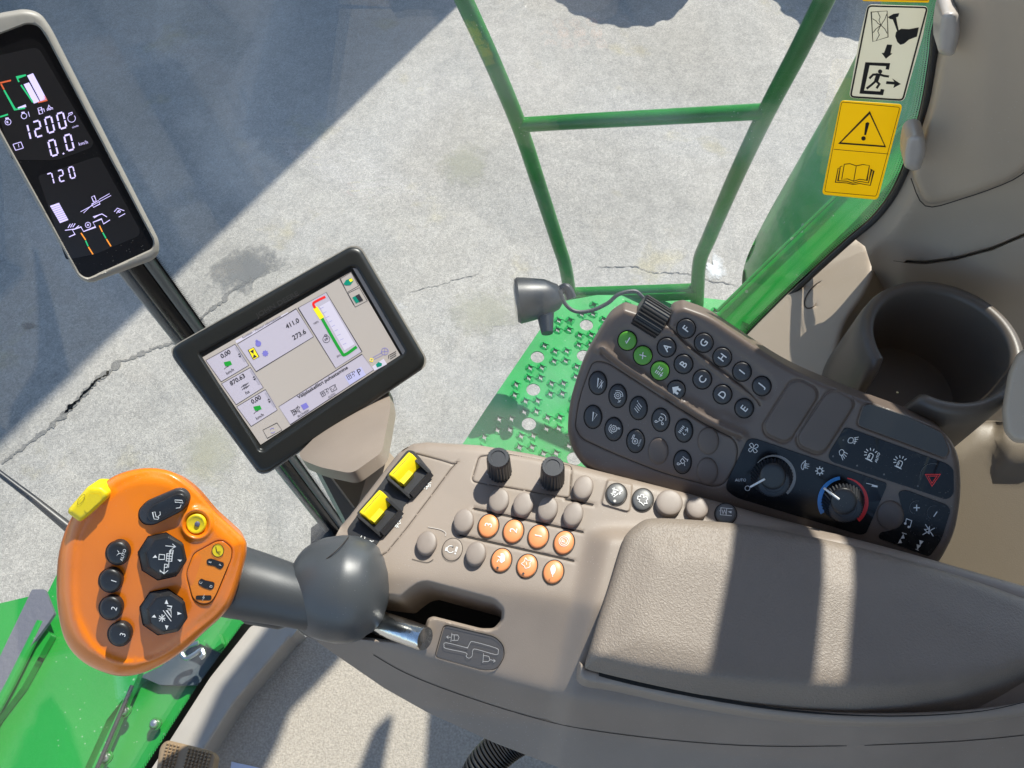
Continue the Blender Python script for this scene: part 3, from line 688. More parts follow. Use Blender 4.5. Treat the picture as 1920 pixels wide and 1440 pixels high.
# frit band along the bottom
b = MB()
for i in range(len(wb) - 1):
    a0, a1 = np.array(wb[i]) + AX * .002, np.array(wb[i + 1]) + AX * .002; up = unit(np.array(V[i + n]) - np.array(V[i])); L = np.linalg.norm(a1 - a0); dd = (a1 - a0) / L
    b.add([a0 - up * .03, a1 - up * .03, a1 + up * .020, a0 + up * .020], [(0, 1, 2, 3)])
    for r_, (off, rad) in enumerate(((.0015, .0016), (.005, .0012), (.008, .0008))):
        for k in range(int(L / .005)):
            c = a0 + dd * (k + .5 * (r_ % 2)) * .005 + up * (.020 + off); b.add([c + (dd * math.cos(t) + up * math.sin(t)) * rad for t in np.linspace(0, 2 * math.pi, 6, endpoint=False)], [tuple(range(6))])
b.build('edge_band', M['frit'], ws, smooth_=False)
# frit beside the post on the windscreen side
b = frit(None, bot + OUT * .002, pT + d * .5 + OUT * .002, -s1, .027, None, None); b.build('edge_band', M['frit'], ws, smooth_=False)
# wiper
wk = .00078
wi = thing('wiper_arm', 'slim black wiper arm outside the windscreen', 'wiper', at(60, 930, wk))
obj('arm', *loft([at(-60, 840, wk), at(0, 888, wk), at(62, 935, wk), at(130, 990, wk), at(170, 1020, wk)], [.0035, .0045, .0055, .0075, .008], 10), M['black'], wi)
# sill and floor
SF = hplane(2.07); FLZ = 2.0; FLF = hplane(FLZ)
sill = relief('windscreen_sill', SF, rounded([(472, 1172), (560, 1178), (545, 1196), (440, 1320), (350, 1460), (320, 1520), (232, 1520), (308, 1405), (393, 1272)], 8),
    lambda x, y: .004 * np.sin((x + y * .78) / 9.0) * .3 - .0 + eround(pdist(x, y, np.array([(545, 1196), (440, 1320), (350, 1460)]), False), 8, .012), M['sill'], None, grid=12, skirt=.07)
tag(sill, 'pale grey ribbed sill strip along the windscreen foot', 'sill')
fl = [FLF.pt(*p) for p in ((380, 1130), (700, 1100))]
q = [np.append((AX * a + OUT * o)[:2], FLZ) for a, o in ((-.62, -1.3), (1.25, -1.3), (1.25, CG - .03), (-.34, CG - .03), (-.5, .12), (-.62, -.25))]
V = []; F = []; V = q + [p - ZV * .08 for p in q]; m_ = len(q); F = [tuple(range(m_)), tuple(range(2 * m_ - 1, m_ - 1, -1))] + [(i, i + m_, (i + 1) % m_ + m_, (i + 1) % m_) for i in range(m_)]
tag(obj('cab_floor', V, F, M['carpet'], None, smooth_=False), 'beige carpeted cab floor', kind='structure')
# cab roof, added pillar slabs (above / behind the frame): slabs cut to shade the armrest
def occ(name, fr, pts, t0, th, m, parent, dirn=None):
    """slab whose shade on the armrest is the given pixel outline, standing t0 metres up the sun ray"""
    P = [fr.pt(*p) + SUN * t0 for p in pts]; nrm = unit(dirn if dirn is not None else OUT); 
    P = [p - SUN * ((p - P[0]) @ nrm) / (SUN @ nrm) for p in P]
    V = P + [p + nrm * th for p in P]; n = len(P)
    return obj(name, V, [tuple(range(n)), tuple(range(2 * n - 1, n - 1, -1))] + [(i, i + n, (i + 1) % n + n, (i + 1) % n) for i in range(n)], m, parent, smooth_=False)
AF0 = hplane(2.925)
rp = thing('armrest_shade_slabs', 'beige rear pillars of the cab above the armrest', 'cab pillar', wall_pt(.9, 2.9, CG + .05))
t0 = .76
occ('pillar', AF0, [(1399, 880), (1392, 960), (1330, 1270), (1316, 1350), (1516, 1350), (1526, 1270), (1553, 985), (1563, 880)], t0, .03, M['trimd'], rp)  # slab added unseen, cut to the outline of the armrest shade band
occ('pillar', AF0, [(1625, 850), (1612, 985), (1586, 1275), (1578, 1380), (2600, 1500), (2600, 850)], t0, .03, M['trimd'], rp)
mi = thing('floor_shade_slabs', 'tall black side mirror beyond the window above the railing', 'mirror', wall_pt(.1, 3.4, 1.0))  # slabs added out of view to darken parts of the cab floor
occ('floor_shade_slab', FLF, [(560, 1120), (640, 1235), (590, 1290), (545, 1335), (520, 1400), (470, 1500), (330, 1500), (372, 1410), (440, 1320), (500, 1240)], 2.05, .05, M['black'], mi)
occ('floor_shade_slab', FLF, [(806, 1290), (1250, 1290), (1250, 1530), (780, 1530), (795, 1440)], 1.8, .05, M['black'], mi)
occ('floor_shade_strip', FLF, [(690, 1400), (722, 1370), (728, 1382), (715, 1440), (700, 1530), (640, 1530)], 1.95, .03, M['black'], mi)
ro = thing('cab_roof', 'dark lined cab roof above the console', 'roof', wall_pt(.2, zt))
q = [np.append((AX * a + OUT * o)[:2], zt + .02) for a, o in ((-.75, -1.3), (1.3, -1.3), (1.3, CG + .05), (-.75, CG + .05))]
V = q + [p + ZV * .12 for p in q]; obj('roof_panel', V, [(3, 2, 1, 0), (4, 5, 6, 7), (0, 1, 5, 4), (1, 2, 6, 5), (2, 3, 7, 6), (3, 0, 4, 7)], M['trim'], ro, smooth_=False)
bw = [wall_pt(1.28, FLZ, CG), wall_pt(1.28, FLZ, -1.3), wall_pt(1.28, zt, -1.3), wall_pt(1.28, zt, CG)]
pane('rear_wall', bw, .03, M['trimd'], ro)
lw = [wall_pt(-.62, FLZ, -1.32), wall_pt(1.28, FLZ, -1.32), wall_pt(1.28, 2.55, -1.32), wall_pt(-.62, 2.55, -1.32)]
pane('left_door', lw, .03, M['trim'], ro)
# operator seat behind the camera (mirrored faintly in the window)
st = thing('driver_seat', 'grey cloth driver seat with a pale seam beside the armrest', 'seat', (.5, -.75, FLZ))
def cushion(name, c, ux, uy, uz, m, parent):
    bm = bmesh.new(); bmesh.ops.create_cube(bm, size=2)
    for v in bm.verts: v.co = Vector(np.array(c) + np.array(ux) * v.co.x + np.array(uy) * v.co.y + np.array(uz) * v.co.z)
    bmesh.ops.bevel(bm, geom=bm.edges[:], offset=min(np.linalg.norm(uz), np.linalg.norm(ux)) * .6, segments=5, affect='EDGES')
    V = [tuple(v.co) for v in bm.verts]; F = [tuple(v.index for v in f.verts) for f in bm.faces]; bm.free(); return obj(name, V, F, m, parent)
cushion('seat_cushion', (.36, -.55, 2.5), (.27, 0, 0), (0, .25, 0), (0, 0, .07), M['fabric'], st)
cushion('backrest', (.66, -.66, 2.9), (.07, 0, 0), (0, .23, 0), (0, 0, .36), M['fabric'], st)
cushion('seat_edge', at(1925, 1450, .00055) , (.03, 0, 0), (0, .022, 0), (0, 0, .04), M['fabric'], st)

# ================================================================== RIGHT HAND TRIM
tr = thing('rear_pillar_trim', 'beige moulded trim panels filling the upper right behind the window', 'cab trim', GL.pt(1800, 560, .03))
sealP = [(1776, -14), (1772, 0), (1755, 60), (1750, 110), (1735, 200), (1712, 280), (1694, 330), (1672, 372), (1640, 412), (1600, 446), (1540, 500), (1480, 556), (1430, 606), (1380, 655), (1340, 700)]
seal = curve3([GL.pt(*p, .004) for p in sealP], 4)
V, F = loft(seal, .0028, 12, up=-OUT); obj('rubber_seal', V, F, M['rubber'], sw)
b = MB(); P = crs(sealP, 4, False); b.add(*ribbon(GL, P + (-6, -2), 7, -.009)); 
for i, p in enumerate(dense(P, 4.5, False)):
    for r_, (off, rad) in enumerate(((-13, 1.3), (-18, .9), (-22, .6))):
        c = ell(p[0] + off, p[1] - off * -.25 + (2 if r_ % 2 else 0), rad, rad, 0, 6); b.add(*sheet(GL, c, -.009))
b.build('edge_band', M['frit'], sw, smooth_=False)
# the big background skin of trim
Tout = crs(sealP[:10], 3, False).tolist() + [(1622, 462), (1634, 500), (1634, 560), (1612, 660), (1596, 760), (1640, 900), (1740, 980), (1990, 1130), (1990, 800), (1940, -14)]
def Ht(x, y):
    d = pdist(x, y, np.array(sealP), False); h = .002 + .012 * smooth(d / 45) * smooth((x - 1560) / 80) + .03 * smooth((d - 60) / 260) * smooth((x - 1600) / 100)
    sh = np.array([(1655, 360), (1700, 385), (1740, 440), (1790, 485), (1860, 470), (1925, 430)])
    h -= .008 * np.exp(-(pdist(x, y, np.array([(1700, 490), (1735, 492), (1790, 485), (1860, 466), (1920, 440)]), False) / 1.6) ** 2) * 1
    h += .010 * smooth((y - 400) / 120) * smooth((x - 1640) / 60)
    h += .022 * smooth((y - 560) / 220) * smooth((x - 1650) / 80)
    return h
relief('lower_skin', GL, Tout, Ht, M['trim'], tr, grid=13, rings=(3, 8, 15, 25, 38), feats=[([(1700, 490), (1735, 492), (1790, 485), (1860, 466), (1920, 440)], False)], fd=(0, 1.5, 3.5), skirt=0)
strokes('panel_joint', GL, [crs([(1675, 489), (1700, 492), (1735, 492), (1790, 486), (1860, 467), (1925, 442)], 4, False)], 1.0, lambda x, y: Ht(x, y) + .0065, M['line'], tr)
# upper pillar panel (shell with its own edge)
up_ = rounded([(1787, -14, 2), (1782, 40, 10), (1762, 120, 20), (1748, 200, 20), (1716, 300, 10), (1710, 330, 14), (1735, 384, 22), (1800, 372, 30), (1900, 335, 60), (1950, 290, 10), (1940, -14, 2)], 10)
def Hu(x, y):
    d = sdf(x, y, up_); return .022 + .02 * smooth((x - 1750) / 120) + eround(np.maximum(d, 0), 14, .008) + .02 * smooth((x - 1850) / 200)
relief('pillar_panel', GL, up_, Hu, M['trim'], tr, grid=16, rings=(1.5, 4, 7, 11, 15), skirt=.02)
strokes('pillar_joint', GL, [crs([(1708, 334), (1735, 386), (1800, 374), (1900, 337), (1945, 300)], 4, False)], 2.2, lambda x, y: Ht(x, y) + .004, M['line'], tr)
for cx, cy, rot, l in ((1778, 62, 12, 44), (1714, 285, 10, 36)):
    o_ = rounded([(cx - 14, cy - l + 8), (cx + 2, cy - l), (cx + 20, cy - l + 4), (cx + 22, cy), (cx + 12, cy + l - 4), (cx - 2, cy + l), (cx - 20, cy + l - 8), (cx - 20, cy)], 9)
    relief('clip', GL, o_, lambda x, y: .044 + eround(np.maximum(sdf(x, y, o_), 0), 13, .008), M['clip'], tr, grid=6, rings=(1, 2.5, 5, 8, 12), skirt=.016)
# sunlit tray panel
TY = Frame(GL.pt(1420, 640, .018), unit(-.30 * OUT + 1.0 * ZV + .05 * AX))
ds_ = unit(GL.pt(1600, 446) - GL.pt(1380, 655)); TYn = unit(-.7 * AX - .1 * OUT + .75 * ZV)
TY = Frame(GL.pt(1500, 538, .003), TYn)
ty = rounded([(1372, 658, 4), (1422, 606, 10), (1472, 556, 10), (1532, 500, 10), (1592, 447, 8), (1618, 444, 10), (1640, 470, 24), (1642, 515, 30), (1618, 560, 20), (1585, 605, 20), (1560, 700, 20), (1500, 790, 10), (1380, 745, 10)], 8)
circle_ = ell(1530, 553, 14, 30, 38, 30)
def Hy(x, y): return eround(np.maximum(sdf(x, y, ty), 0), 16, .007) - .0015 * np.exp(-(pdist(x, y, circle_[3:20], False) / 1.2) ** 2)
relief('side_tray', TY, ty, Hy, M['trim'], tr, grid=10, rings=(1, 3, 6, 10, 15), feats=[(circle_[3:20], False)], skirt=.03)
strokes('cap_edge', TY, [circle_[4:19]], 1.6, lambda x, y: Hy(x, y) + .0012, M['line'], tr)
# small panel right edge
rp_ = rounded([(1925, 650), (1905, 665), (1890, 700), (1878, 770), (1882, 810), (1900, 830), (2040, 840), (2040, 640)], 10)
relief('armrest_hinge_cover', frame_at(1900, 750, .00040, toward(1900, 700)), rp_, lambda x, y: eround(np.maximum(sdf(x, y, rp_), 0), 12, .008), M['trim'], tr, grid=14, skirt=.04)
# brown panel right of the keypad
bp_ = rounded([(1765, 838), (1830, 790), (1880, 790), (1980, 800), (1980, 1220), (1900, 1180), (1700, 1080)], 20)
relief('rear_side_panel', frame_at(1850, 950, .00053, unit(-.5 * OUT + .85 * ZV)), bp_, lambda x, y: .01 * smooth((sdf(x, y, bp_)) / 40) + .01 * smooth((x - 1860) / 30) * smooth((900 - y) / 40), mat('warm brown trim', (.22, .18, .13), .5, .2, 900), tr, grid=16, skirt=.05)

# ---- stickers on the glass
def sticker(label, poly, m, items, r=8, kind='ink'):
    h = -.0085
    V, F = plate(GL, rounded(poly, r), .0003, 0); 
    o = relief_s(label, poly, m, r); 
    return o
SK = .0095 * -1
def relief_s(label, poly, m, r):
    root = thing('warning_sticker', label, 'sticker', GL.pt(*np.mean([p[:2] for p in poly], 0), 0))
    slab('backing', GL, rounded(poly, r), 0, .0004, m, root); return root
HS = .0009
z7 = Z(1500, 0, 3.4286)
r1 = relief_s('cream emergency exit sticker with hammer and running figure', z7((435, 30), (825, 42), (790, 230), (668, 652), (315, 628), (380, 260)), M['stickw'], 9)
B = z7
strokes('border', GL, [loop(rounded(B((440, 38), (818, 48), (660, 644), (325, 622)), 7))], 3.2, HS, M['ink'], r1)
strokes('broken_pane', GL, [loop(B((458, 78), (560, 70), (566, 238), (468, 268))), B((500, 76), (515, 110), (508, 130), (520, 162), (500, 200), (510, 225), (490, 262)), B((466, 120), (490, 135), (500, 150), (520, 162), (545, 185), (560, 215)), B((558, 90), (545, 125), (520, 162), (490, 185), (470, 210))], 1.3, HS, M['ink'], r1)
strokes('hammer', GL, [fill(B((565, 110), (600, 90), (638, 84), (632, 106), (618, 112), (625, 150), (636, 200), (625, 202), (608, 155), (596, 125), (578, 122)))], 1, HS, M['ink'], r1)
strokes('hand', GL, [fill(B((618, 205), (650, 185), (700, 188), (764, 176), (752, 235), (700, 255), (668, 282), (645, 288), (625, 270), (612, 232)))], 1, HS, M['ink'], r1)
strokes('down_arrow', GL, [fill(B((560, 286), (592, 288), (582, 342), (594, 344), (552, 378), (524, 340), (540, 340)))], 1, HS, M['ink'], r1)
strokes('door', GL, [fill(B((420, 400), (580, 406), (572, 448), (550, 446), (554, 426), (448, 420), (412, 582), (515, 588), (520, 572), (542, 576), (534, 612), (382, 602)))], 1, HS, M['ink'], r1)
strokes('running_figure', GL, [B((505, 480), (488, 520), (510, 540), (492, 568)), B((488, 520), (460, 545), (428, 570)), B((500, 478), (470, 480), (446, 505)), B((510, 478), (540, 488), (572, 492))], 4.2, HS, M['ink'], r1)
strokes('running_torso', GL, [fill(B((492, 470), (520, 476), (502, 526), (476, 518)))], 1, HS + .0001, M['ink'], r1)
strokes('head', GL, [fill([B((515, 460))[0] + np.array(c) * 4 for c in circ(0, 0, 1, 14)])], 1, HS, M['ink'], r1)
strokes('right_arrow', GL, [fill(B((556, 522), (606, 526), (592, 504), (648, 540), (600, 566), (606, 544), (552, 540)))], 1, HS, M['ink'], r1)
r2 = relief_s('yellow warning sticker with exclamation triangle over an open book', z7((262, 645), (660, 672), (500, 1285), (140, 1250)), M['sticky'], 8)
strokes('border', GL, [loop(rounded(B((268, 656), (642, 690), (490, 1262), (158, 1232)), 4)), B((216, 960), (568, 990))], 1.0, HS, M['ink'], r2)
strokes('triangle', GL, [loop(B((448, 724), (548, 942), (255, 920)))], 3.0, HS, M['ink'], r2)
strokes('exclamation_mark', GL, [fill(B((422, 790), (436, 785), (446, 792), (425, 868), (412, 868))), fill([B((408, 890))[0] + np.array(c) * 4.2 for c in circ(0, 0, 1, 14)])], 1, HS, M['ink'], r2)
strokes('book', GL, [B((285, 1056), (320, 1052), (362, 1066), (405, 1058), (446, 1064), (430, 1160), (385, 1152), (345, 1165), (305, 1150), (268, 1154), (285, 1056)), B((362, 1066), (345, 1165)), B((272, 1068), (260, 1070), (244, 1162), (300, 1165), (340, 1178), (385, 1166), (440, 1176), (460, 1090), (448, 1086)),
    B((256, 1080), (245, 1082), (228, 1172), (300, 1176), (340, 1186), (385, 1180), (452, 1192), (474, 1098), (460, 1094))], 1.5, HS, M['ink'], r2)
r3 = relief_s('edge of a yellow sticker at the top of the window', [(1617, -25), (1742, -25), (1742, 5), (1617, 2)], M['sticky'], 3)
strokes('border', GL, [[(1620, -2), (1740, 1)]], 1.0, HS, M['ink'], r3)

# ================================================================== CUP HOLDER
cc = at(1768, 642, .00045); cz = cc[2]
cup = thing('cup_holder', 'dark round cup holder with a notch in its front rim', 'cup holder', cc - ZV * .1)
n = 96; R1, R2 = .0555, .0672; V = []; F = []
# notch towards the lower left of the picture
nd = unit(hplane(cz).pt(1668, 722) - cc); na = math.atan2(nd[1], nd[0])
prof = [(R2 + .001, -.13), (R2 + .001, -.02), (R2, -.006), (R2 - .002, -.001), ((R1 + R2) / 2, 0.0), (R1 + .002, -.001), (R1, -.006), (R1 - .001, -.03), (R1 - .006, -.085), (.001, -.086)]
for (r, z) in prof:
    for j in range(n):
        q = 2 * math.pi * j / n; da = (q - na + math.pi) % (2 * math.pi) - math.pi; dip = .055 * smooth((.36 - abs(da)) / .14)
        sc = 1 + .04 * math.cos(q - 1.0)
        zz_ = z if z < -.05 and r > R1 + .002 else (z - dip if (z > -.07) else z)
        if z <= -.02 and r > R1 + .002 and z > -.1: zz_ = z - dip
        V.append((cc[0] + r * sc * math.cos(q), cc[1] + r * math.sin(q), cz + min(zz_, max(z, -.2) if False else zz_)))
for i in range(len(prof) - 1):
    for j in range(n): F.append((i * n + j, i * n + (j + 1) % n, (i + 1) * n + (j + 1) % n, (i + 1) * n + j))
obj('cup_wall', V, F, M['cup'], cup, angle=60)

V, F = plate(frame_at(610, 1000, .00118, ZV), [(583, 990), (607, 972), (640, 998), (645, 1045), (582, 1045)], 0, .01); obj('post_foot', V, F, M['black'], post, smooth_=False)
# ================================================================== ARMREST CONSOLE
ZC = 2.90; CF = hplane(ZC)
con = thing('armrest_console', 'taupe armrest console with orange keys, black knobs and yellow paddles', 'console', CF.pt(1000, 1000) - ZV * .3)
C1 = np.array([(520, 1030), (620, 1052), (730, 1078), (890, 1100), (1010, 1116), (1110, 1134), (1300, 1165), (2100, 1260)])
C2 = np.array([(520, 1180), (690, 1200), (780, 1226), (860, 1250), (1030, 1298), (1090, 1312), (1300, 1340), (1600, 1362), (2100, 1330)])
def yc(C, x): return np.interp(x, C[:, 0], C[:, 1])
def sp(s, w): return w * np.log1p(np.exp(np.clip(s / w, -30, 30)))
pock = rounded([(640, 1108), (752, 1122), (768, 1108), (785, 1096), (800, 1093), (925, 1127), (941, 1142), (940, 1162), (926, 1178), (902, 1178), (812, 1155), (801, 1160), (793, 1190), (778, 1206), (735, 1200), (640, 1190)], 7)
gate = rounded([(832, 1171), (928, 1194), (944, 1210), (946, 1232), (930, 1256), (905, 1257), (815, 1232)], 9)
G_sq = rounded([(898, 856, 8), (955, 852, 8), (1072, 873, 8), (1068, 935, 9), (884, 903, 9)], 8)
G_pad = crs([(776, 850), (848, 870), (845, 880), (725, 1036), (700, 1031)], 3, False)
key_plate = rounded([(1140, 900, 5), (1185, 908, 5), (1180, 960, 8), (1128, 945, 6)], 6)
edgeT = np.array([(640, 985), (655, 968), (745, 852), (775, 832), (800, 829), (900, 835), (1000, 852), (1100, 877), (1300, 928), (1450, 970), (1700, 1036), (2100, 1150)])
grooves = [(crs([(889, 954), (1093, 998)], 2, False)), (crs([(862, 1004), (1076, 1052)], 2, False)), (crs([(1060, 936), (1112, 947)], 2, False))]
def HC(x, y):
    x = np.asarray(x, float); y = np.asarray(y, float)
    s1 = y - yc(C1, x); s2 = y - yc(C2, x)
    h = -.00022 * sp(s1, 8) - .00040 * sp(s2, 6)
    h = h + eround(pdist(x, y, edgeT, False), 16, .006)
    h = h - .006 * smooth((6 - sdf(x, y, pock) * -1 ) / 9) * (sdf(x, y, pock) > -7)
    g = sdf(x, y, gate); h = h - .0008 * smooth((g + 1) / 2.5)
    h = h - .0010 * np.exp(-(np.abs(sdf(x, y, G_sq)) / 1.3) ** 2) - .0009 * np.exp(-(pdist(x, y, G_pad, False) / 1.3) ** 2)
    h = h + .0016 * smooth((sdf(x, y, key_plate) + 2) / 3)
    for gg in grooves: h = h - .0018 * np.exp(-(pdist(x, y, gg, False) / 2.0) ** 2)
    # shallow shoulder rising to the armrest
    h = h + .010 * smooth((x - 1095 + (y - 1000) * .22) / 55) * smooth((y - 985) / 30)
    return h
CO = [(640, 985), (655, 968), (745, 852), (757, 842), (775, 832), (800, 829), (900, 835), (1000, 852), (1100, 877), (1300, 928), (1450, 970), (1700, 1036), (2100, 1150), (2100, 1650), (1500, 1560), (1180, 1478), (1050, 1440), (930, 1394), (800, 1335), (720, 1290), (640, 1235), (596, 1204), (560, 1150), (600, 1060)]
skip = relief('housing', CF, CO, HC, M['taupe'], con, grid=9, rings=(1.5, 4, 7, 11, 16), feats=[(G_sq, True), (G_pad, False), (gate, True), (key_plate, True), (pock, True), (C1[:-1], False), (C2[:-1], False)] + [(g, False) for g in grooves], fd=(0, 1.2, 2.6, 5, 9), holes=[pock], skirt=.05, hskirt=.05, taper=.03)
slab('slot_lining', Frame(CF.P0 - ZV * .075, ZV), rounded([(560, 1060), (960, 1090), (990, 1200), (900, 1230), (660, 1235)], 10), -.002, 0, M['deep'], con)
strokes('dark_joint', CF, grooves, 2.6, lambda x, y: HC(x, y) + .0006, M['line'], con)
strokes('panel_joint', CF, [loop(G_sq), G_pad], .9, lambda x, y: HC(x, y) + .0003, M['line'], con)
seam = [(700, 1228), (760, 1262), (850, 1298), (980, 1340), (1100, 1368), (1300, 1392), (1500, 1400), (1800, 1390), (1990, 1370)]
strokes('flank_seam', CF, [crs(seam, 4, False)], 1.3, lambda x, y: HC(x, y) + .0006, M['line'], con)
# gate diagram inlay
gi = MB().add(*sheet(CF, gate + (np.array(gate).mean(0) - gate) * .03, lambda x, y: HC(x, y) + .0007)); gi_ = gi.build('gate_diagram', mat('grey brown inlay', (.10, .09, .085), .45), con, smooth_=False)
strokes('gate_outline', CF, [loop(gate)], 1.2, lambda x, y: HC(x, y) + .0013, M['line'], gi_)
z2b = Z(440, 960, 3.0)
hp = lambda x, y: HC(x, y) + .0016
sym = [loop(crs(z2b((1190, 735), (1300, 762), (1312, 760), (1325, 735), (1345, 730), (1470, 765), (1482, 785), (1468, 802), (1360, 772), (1340, 778), (1335, 810), (1318, 822), (1302, 812), (1300, 792), (1190, 768), (1178, 752)), 3)),
    z2b((1222, 680), (1216, 730)), z2b((1192, 703), (1216, 705)), z2b((1203, 695), (1192, 703), (1202, 712)), z2b((1222, 690), (1255, 692), (1262, 705), (1255, 722), (1222, 722)), z2b((1235, 692), (1235, 722)),
    z2b((1400, 795), (1396, 848)), z2b((1400, 806), (1430, 812), (1436, 832), (1425, 842), (1398, 840)), z2b((1438, 830), (1466, 838)), z2b((1456, 828), (1466, 838), (1454, 845))]
strokes('gate_pattern', CF, sym, .9, hp, M['offwhite'], gi_)

# ---- keys on the console
z6 = Z(640, 820, 4.0)
def key(fr, cx, cy, a, b, rot, m, top=.006, name='button', base=None, par=None, dome=.0006, rr=.0013):
    Hh = base if base is not None else 0
    return button(name, fr, cx, cy, a, b, rot, Hh - .001, Hh + top, m, par, rr, dome)
for c in ((918, 625), (1183, 470), (1365, 500), (1550, 535), (1740, 575), (1815, 375), (640, 790), (1010, 870)):
    x, y = z6(c)[0]; key(CF, x, y, 18.6, 23, 20, M['taupe2'], par=con)
def orange(c, b_=0):
    x, y = z6(c)[0]
    strokes('button_well', CF, [loop(ell(x, y + .5, 19.6, 23.4, 20))], 2.0, .0005, M['line'], con)
    return x, y, key(CF, x, y, 18.2, 22, 20, M['okey'], top=.0022, par=con, dome=.0008)
ht = .0034
for c, s_ in (((1103, 665), '3'), ((1290, 705), '2'), ((1477, 745), '1')):
    x, y, o = orange(c); text('numeral', CF, s_, x, y - 2, 14, -78, ht, M['white'], o)
x, y, o = orange((1670, 790)); strokes('symbol', CF, icon(x, y - 3, 9, -75, [loop(circ(0, 0, 1.05, 24)), loop(circ(0, 0, .7, 20)), [(-.2, -.35), (-.2, .35), (.2, .35), (.2, 0), (-.2, 0)]]), 1.0, ht, M['white'], o)
x, y, o = orange((1200, 922)); strokes('symbol', CF, icon(x, y - 4, 11, -70, [fill([(-.8, -.3), (-.2, -.7), (.5, -.5), (.9, 0), (.7, .4), (.3, .2), (.1, .8), (-.1, .2), (-.6, .1)]), [(-.9, .5), (-.3, .3)]]), 1.2, ht, M['white'], o); strokes('indicator', CF, [fill(ell(x - 7, y + 14, 2.2, 2.2))], 1, ht, M['black'], o)
x, y, o = orange((1393, 965)); strokes('symbol', CF, icon(x, y - 4, 11, -70, [loop(crs([(-.8, 0), (-.3, -.6), (.3, -.4), (.8, -.5), (.6, .2), (.9, .6), (.2, .6), (-.3, .9), (-.5, .3)], 3)), [(-.2, 0), (.3, .3)]]), 1.1, ht, M['white'], o); strokes('indicator', CF, [fill(ell(x - 7, y + 14, 2.2, 2.2))], 1, ht, M['black'], o)
x, y, o = orange((1590, 1010)); strokes('symbol', CF, icon(x, y - 4, 11, -80, [fill(crs([(-.9, 0), (-.3, .4), (.3, .5), (.9, .1), (.4, -.3), (-.3, -.35)], 3)), [(-.9, 0), (-1.2, -.1)]]), 1.2, ht, M['white'], o); strokes('indicator', CF, [ell(x - 6, y + 15, 2.2, 2.2)[8:30]], .8, ht, M['line'], o)
o = key(CF, 848, 1030.5, 18.5, 21.5, 20, M['taupe'], top=.0007, par=con, dome=0, rr=.0004)
strokes('button_well', CF, [loop(ell(848, 1030.5, 19, 22, 20))], 1, .0008, M['line'], con)
strokes('symbol', CF, icon(847, 1030, 9, 8, [circ(-.25, 0, .72, 16, 40, 330), [(.3, .45), (.0, .75)], [(-1.2, .3), (-1.2, -.4), (-.9, -.4)], [(.9, .7), (.75, -.4)], [(1.15, .7), (1.0, -.4)], fill([(.7, -.6), (1, -.6), (1, -.9), (.7, -.9)])]), 1.2, .0012, M['white'], o)
z14 = Z(1040, 870, 4.0)
for c, a, b in (((860, 290), 25.5, 24), ((1070, 330), 21, 20)):
    x, y = z14(c)[0]; key(CF, x, y, a, b, 20, M['taupe2'], par=con, top=.006)
gk = []
for c, a, b in (((463, 225), 18.5, 19.5), ((660, 268), 19, 20.5), ((1283, 372), 19.5, 18.5)):
    x, y = z14(c)[0]; strokes('button_well', CF, [loop(ell(x, y + .6, a + 1.3, b + 1.3, 10))], 2.2, .0022 if a < 19 else .0006, M['line'], con)
    gk.append((x, y, key(CF, x, y, a, b, 10, M['greykey'], top=.0034 if a < 19 else .0024, par=con, dome=.0007)))
x, y, o = gk[0]; hk = .0046
strokes('symbol', CF, icon(x, y - 2, 11, 15, [[(-.6, .8), (-.6, -.6)], [(-.9, .5), (.2, .5)], [(-.9, -.3), (-.2, -.3)], fill([(-.6, .3), (-.1, .3), (-.1, -.1), (-.6, -.1)]), [(.9, .7), (-.3, -.8)], fill([(.2, .1), (.8, .2), (.6, -.2)])]), 1.7, hk, M['white'], o)
strokes('indicator', CF, [fill(ell(x - 3, y + 13, 2.6, 2.6))], 1, hk, M['offwhite'], o)
x, y, o = gk[1]; strokes('symbol', CF, icon(x, y, 11, 15, [loop([(-.9, .4), (-.5, .4), (-.5, .8), (0, .8), (0, .4), (.5, .7), (.8, .3), (.6, 0), (.9, -.4), (.4, -.5), (.5, -.9), (-.2, -.5), (-.5, -.5), (-.5, -.1), (-.9, -.1)])]), 1.4, .0036, M['white'], o)
x, y, o = gk[2]; strokes('symbol', CF, icon(x, y - 3, 12, 5, [loop([(-.8, .6), (.1, .6), (.1, -.5), (-.8, -.5)]), [(.1, .6), (1, .6)], [(.1, -.5), (1, -.5)], [(-1, .1), (-.8, .1)], [(-.6, .3), (-.4, -.3), (-.2, .3), (0, -.2)], fill([(.3, .1), (.9, .25), (.9, -.15)])]), 1.3, .0036, M['white'], o)
# engraved bracket near the left key
strokes('guide_mark', CF, [crs(z6((650, 672), (740, 690), (782, 715), (780, 740)), 4, False)], 1.6, .0006, M['clip'], con)
strokes('guide_mark', CF, [crs(z6((530, 912), (640, 938), (690, 915)), 4, False)], 1.0, .0006, M['line'], con)
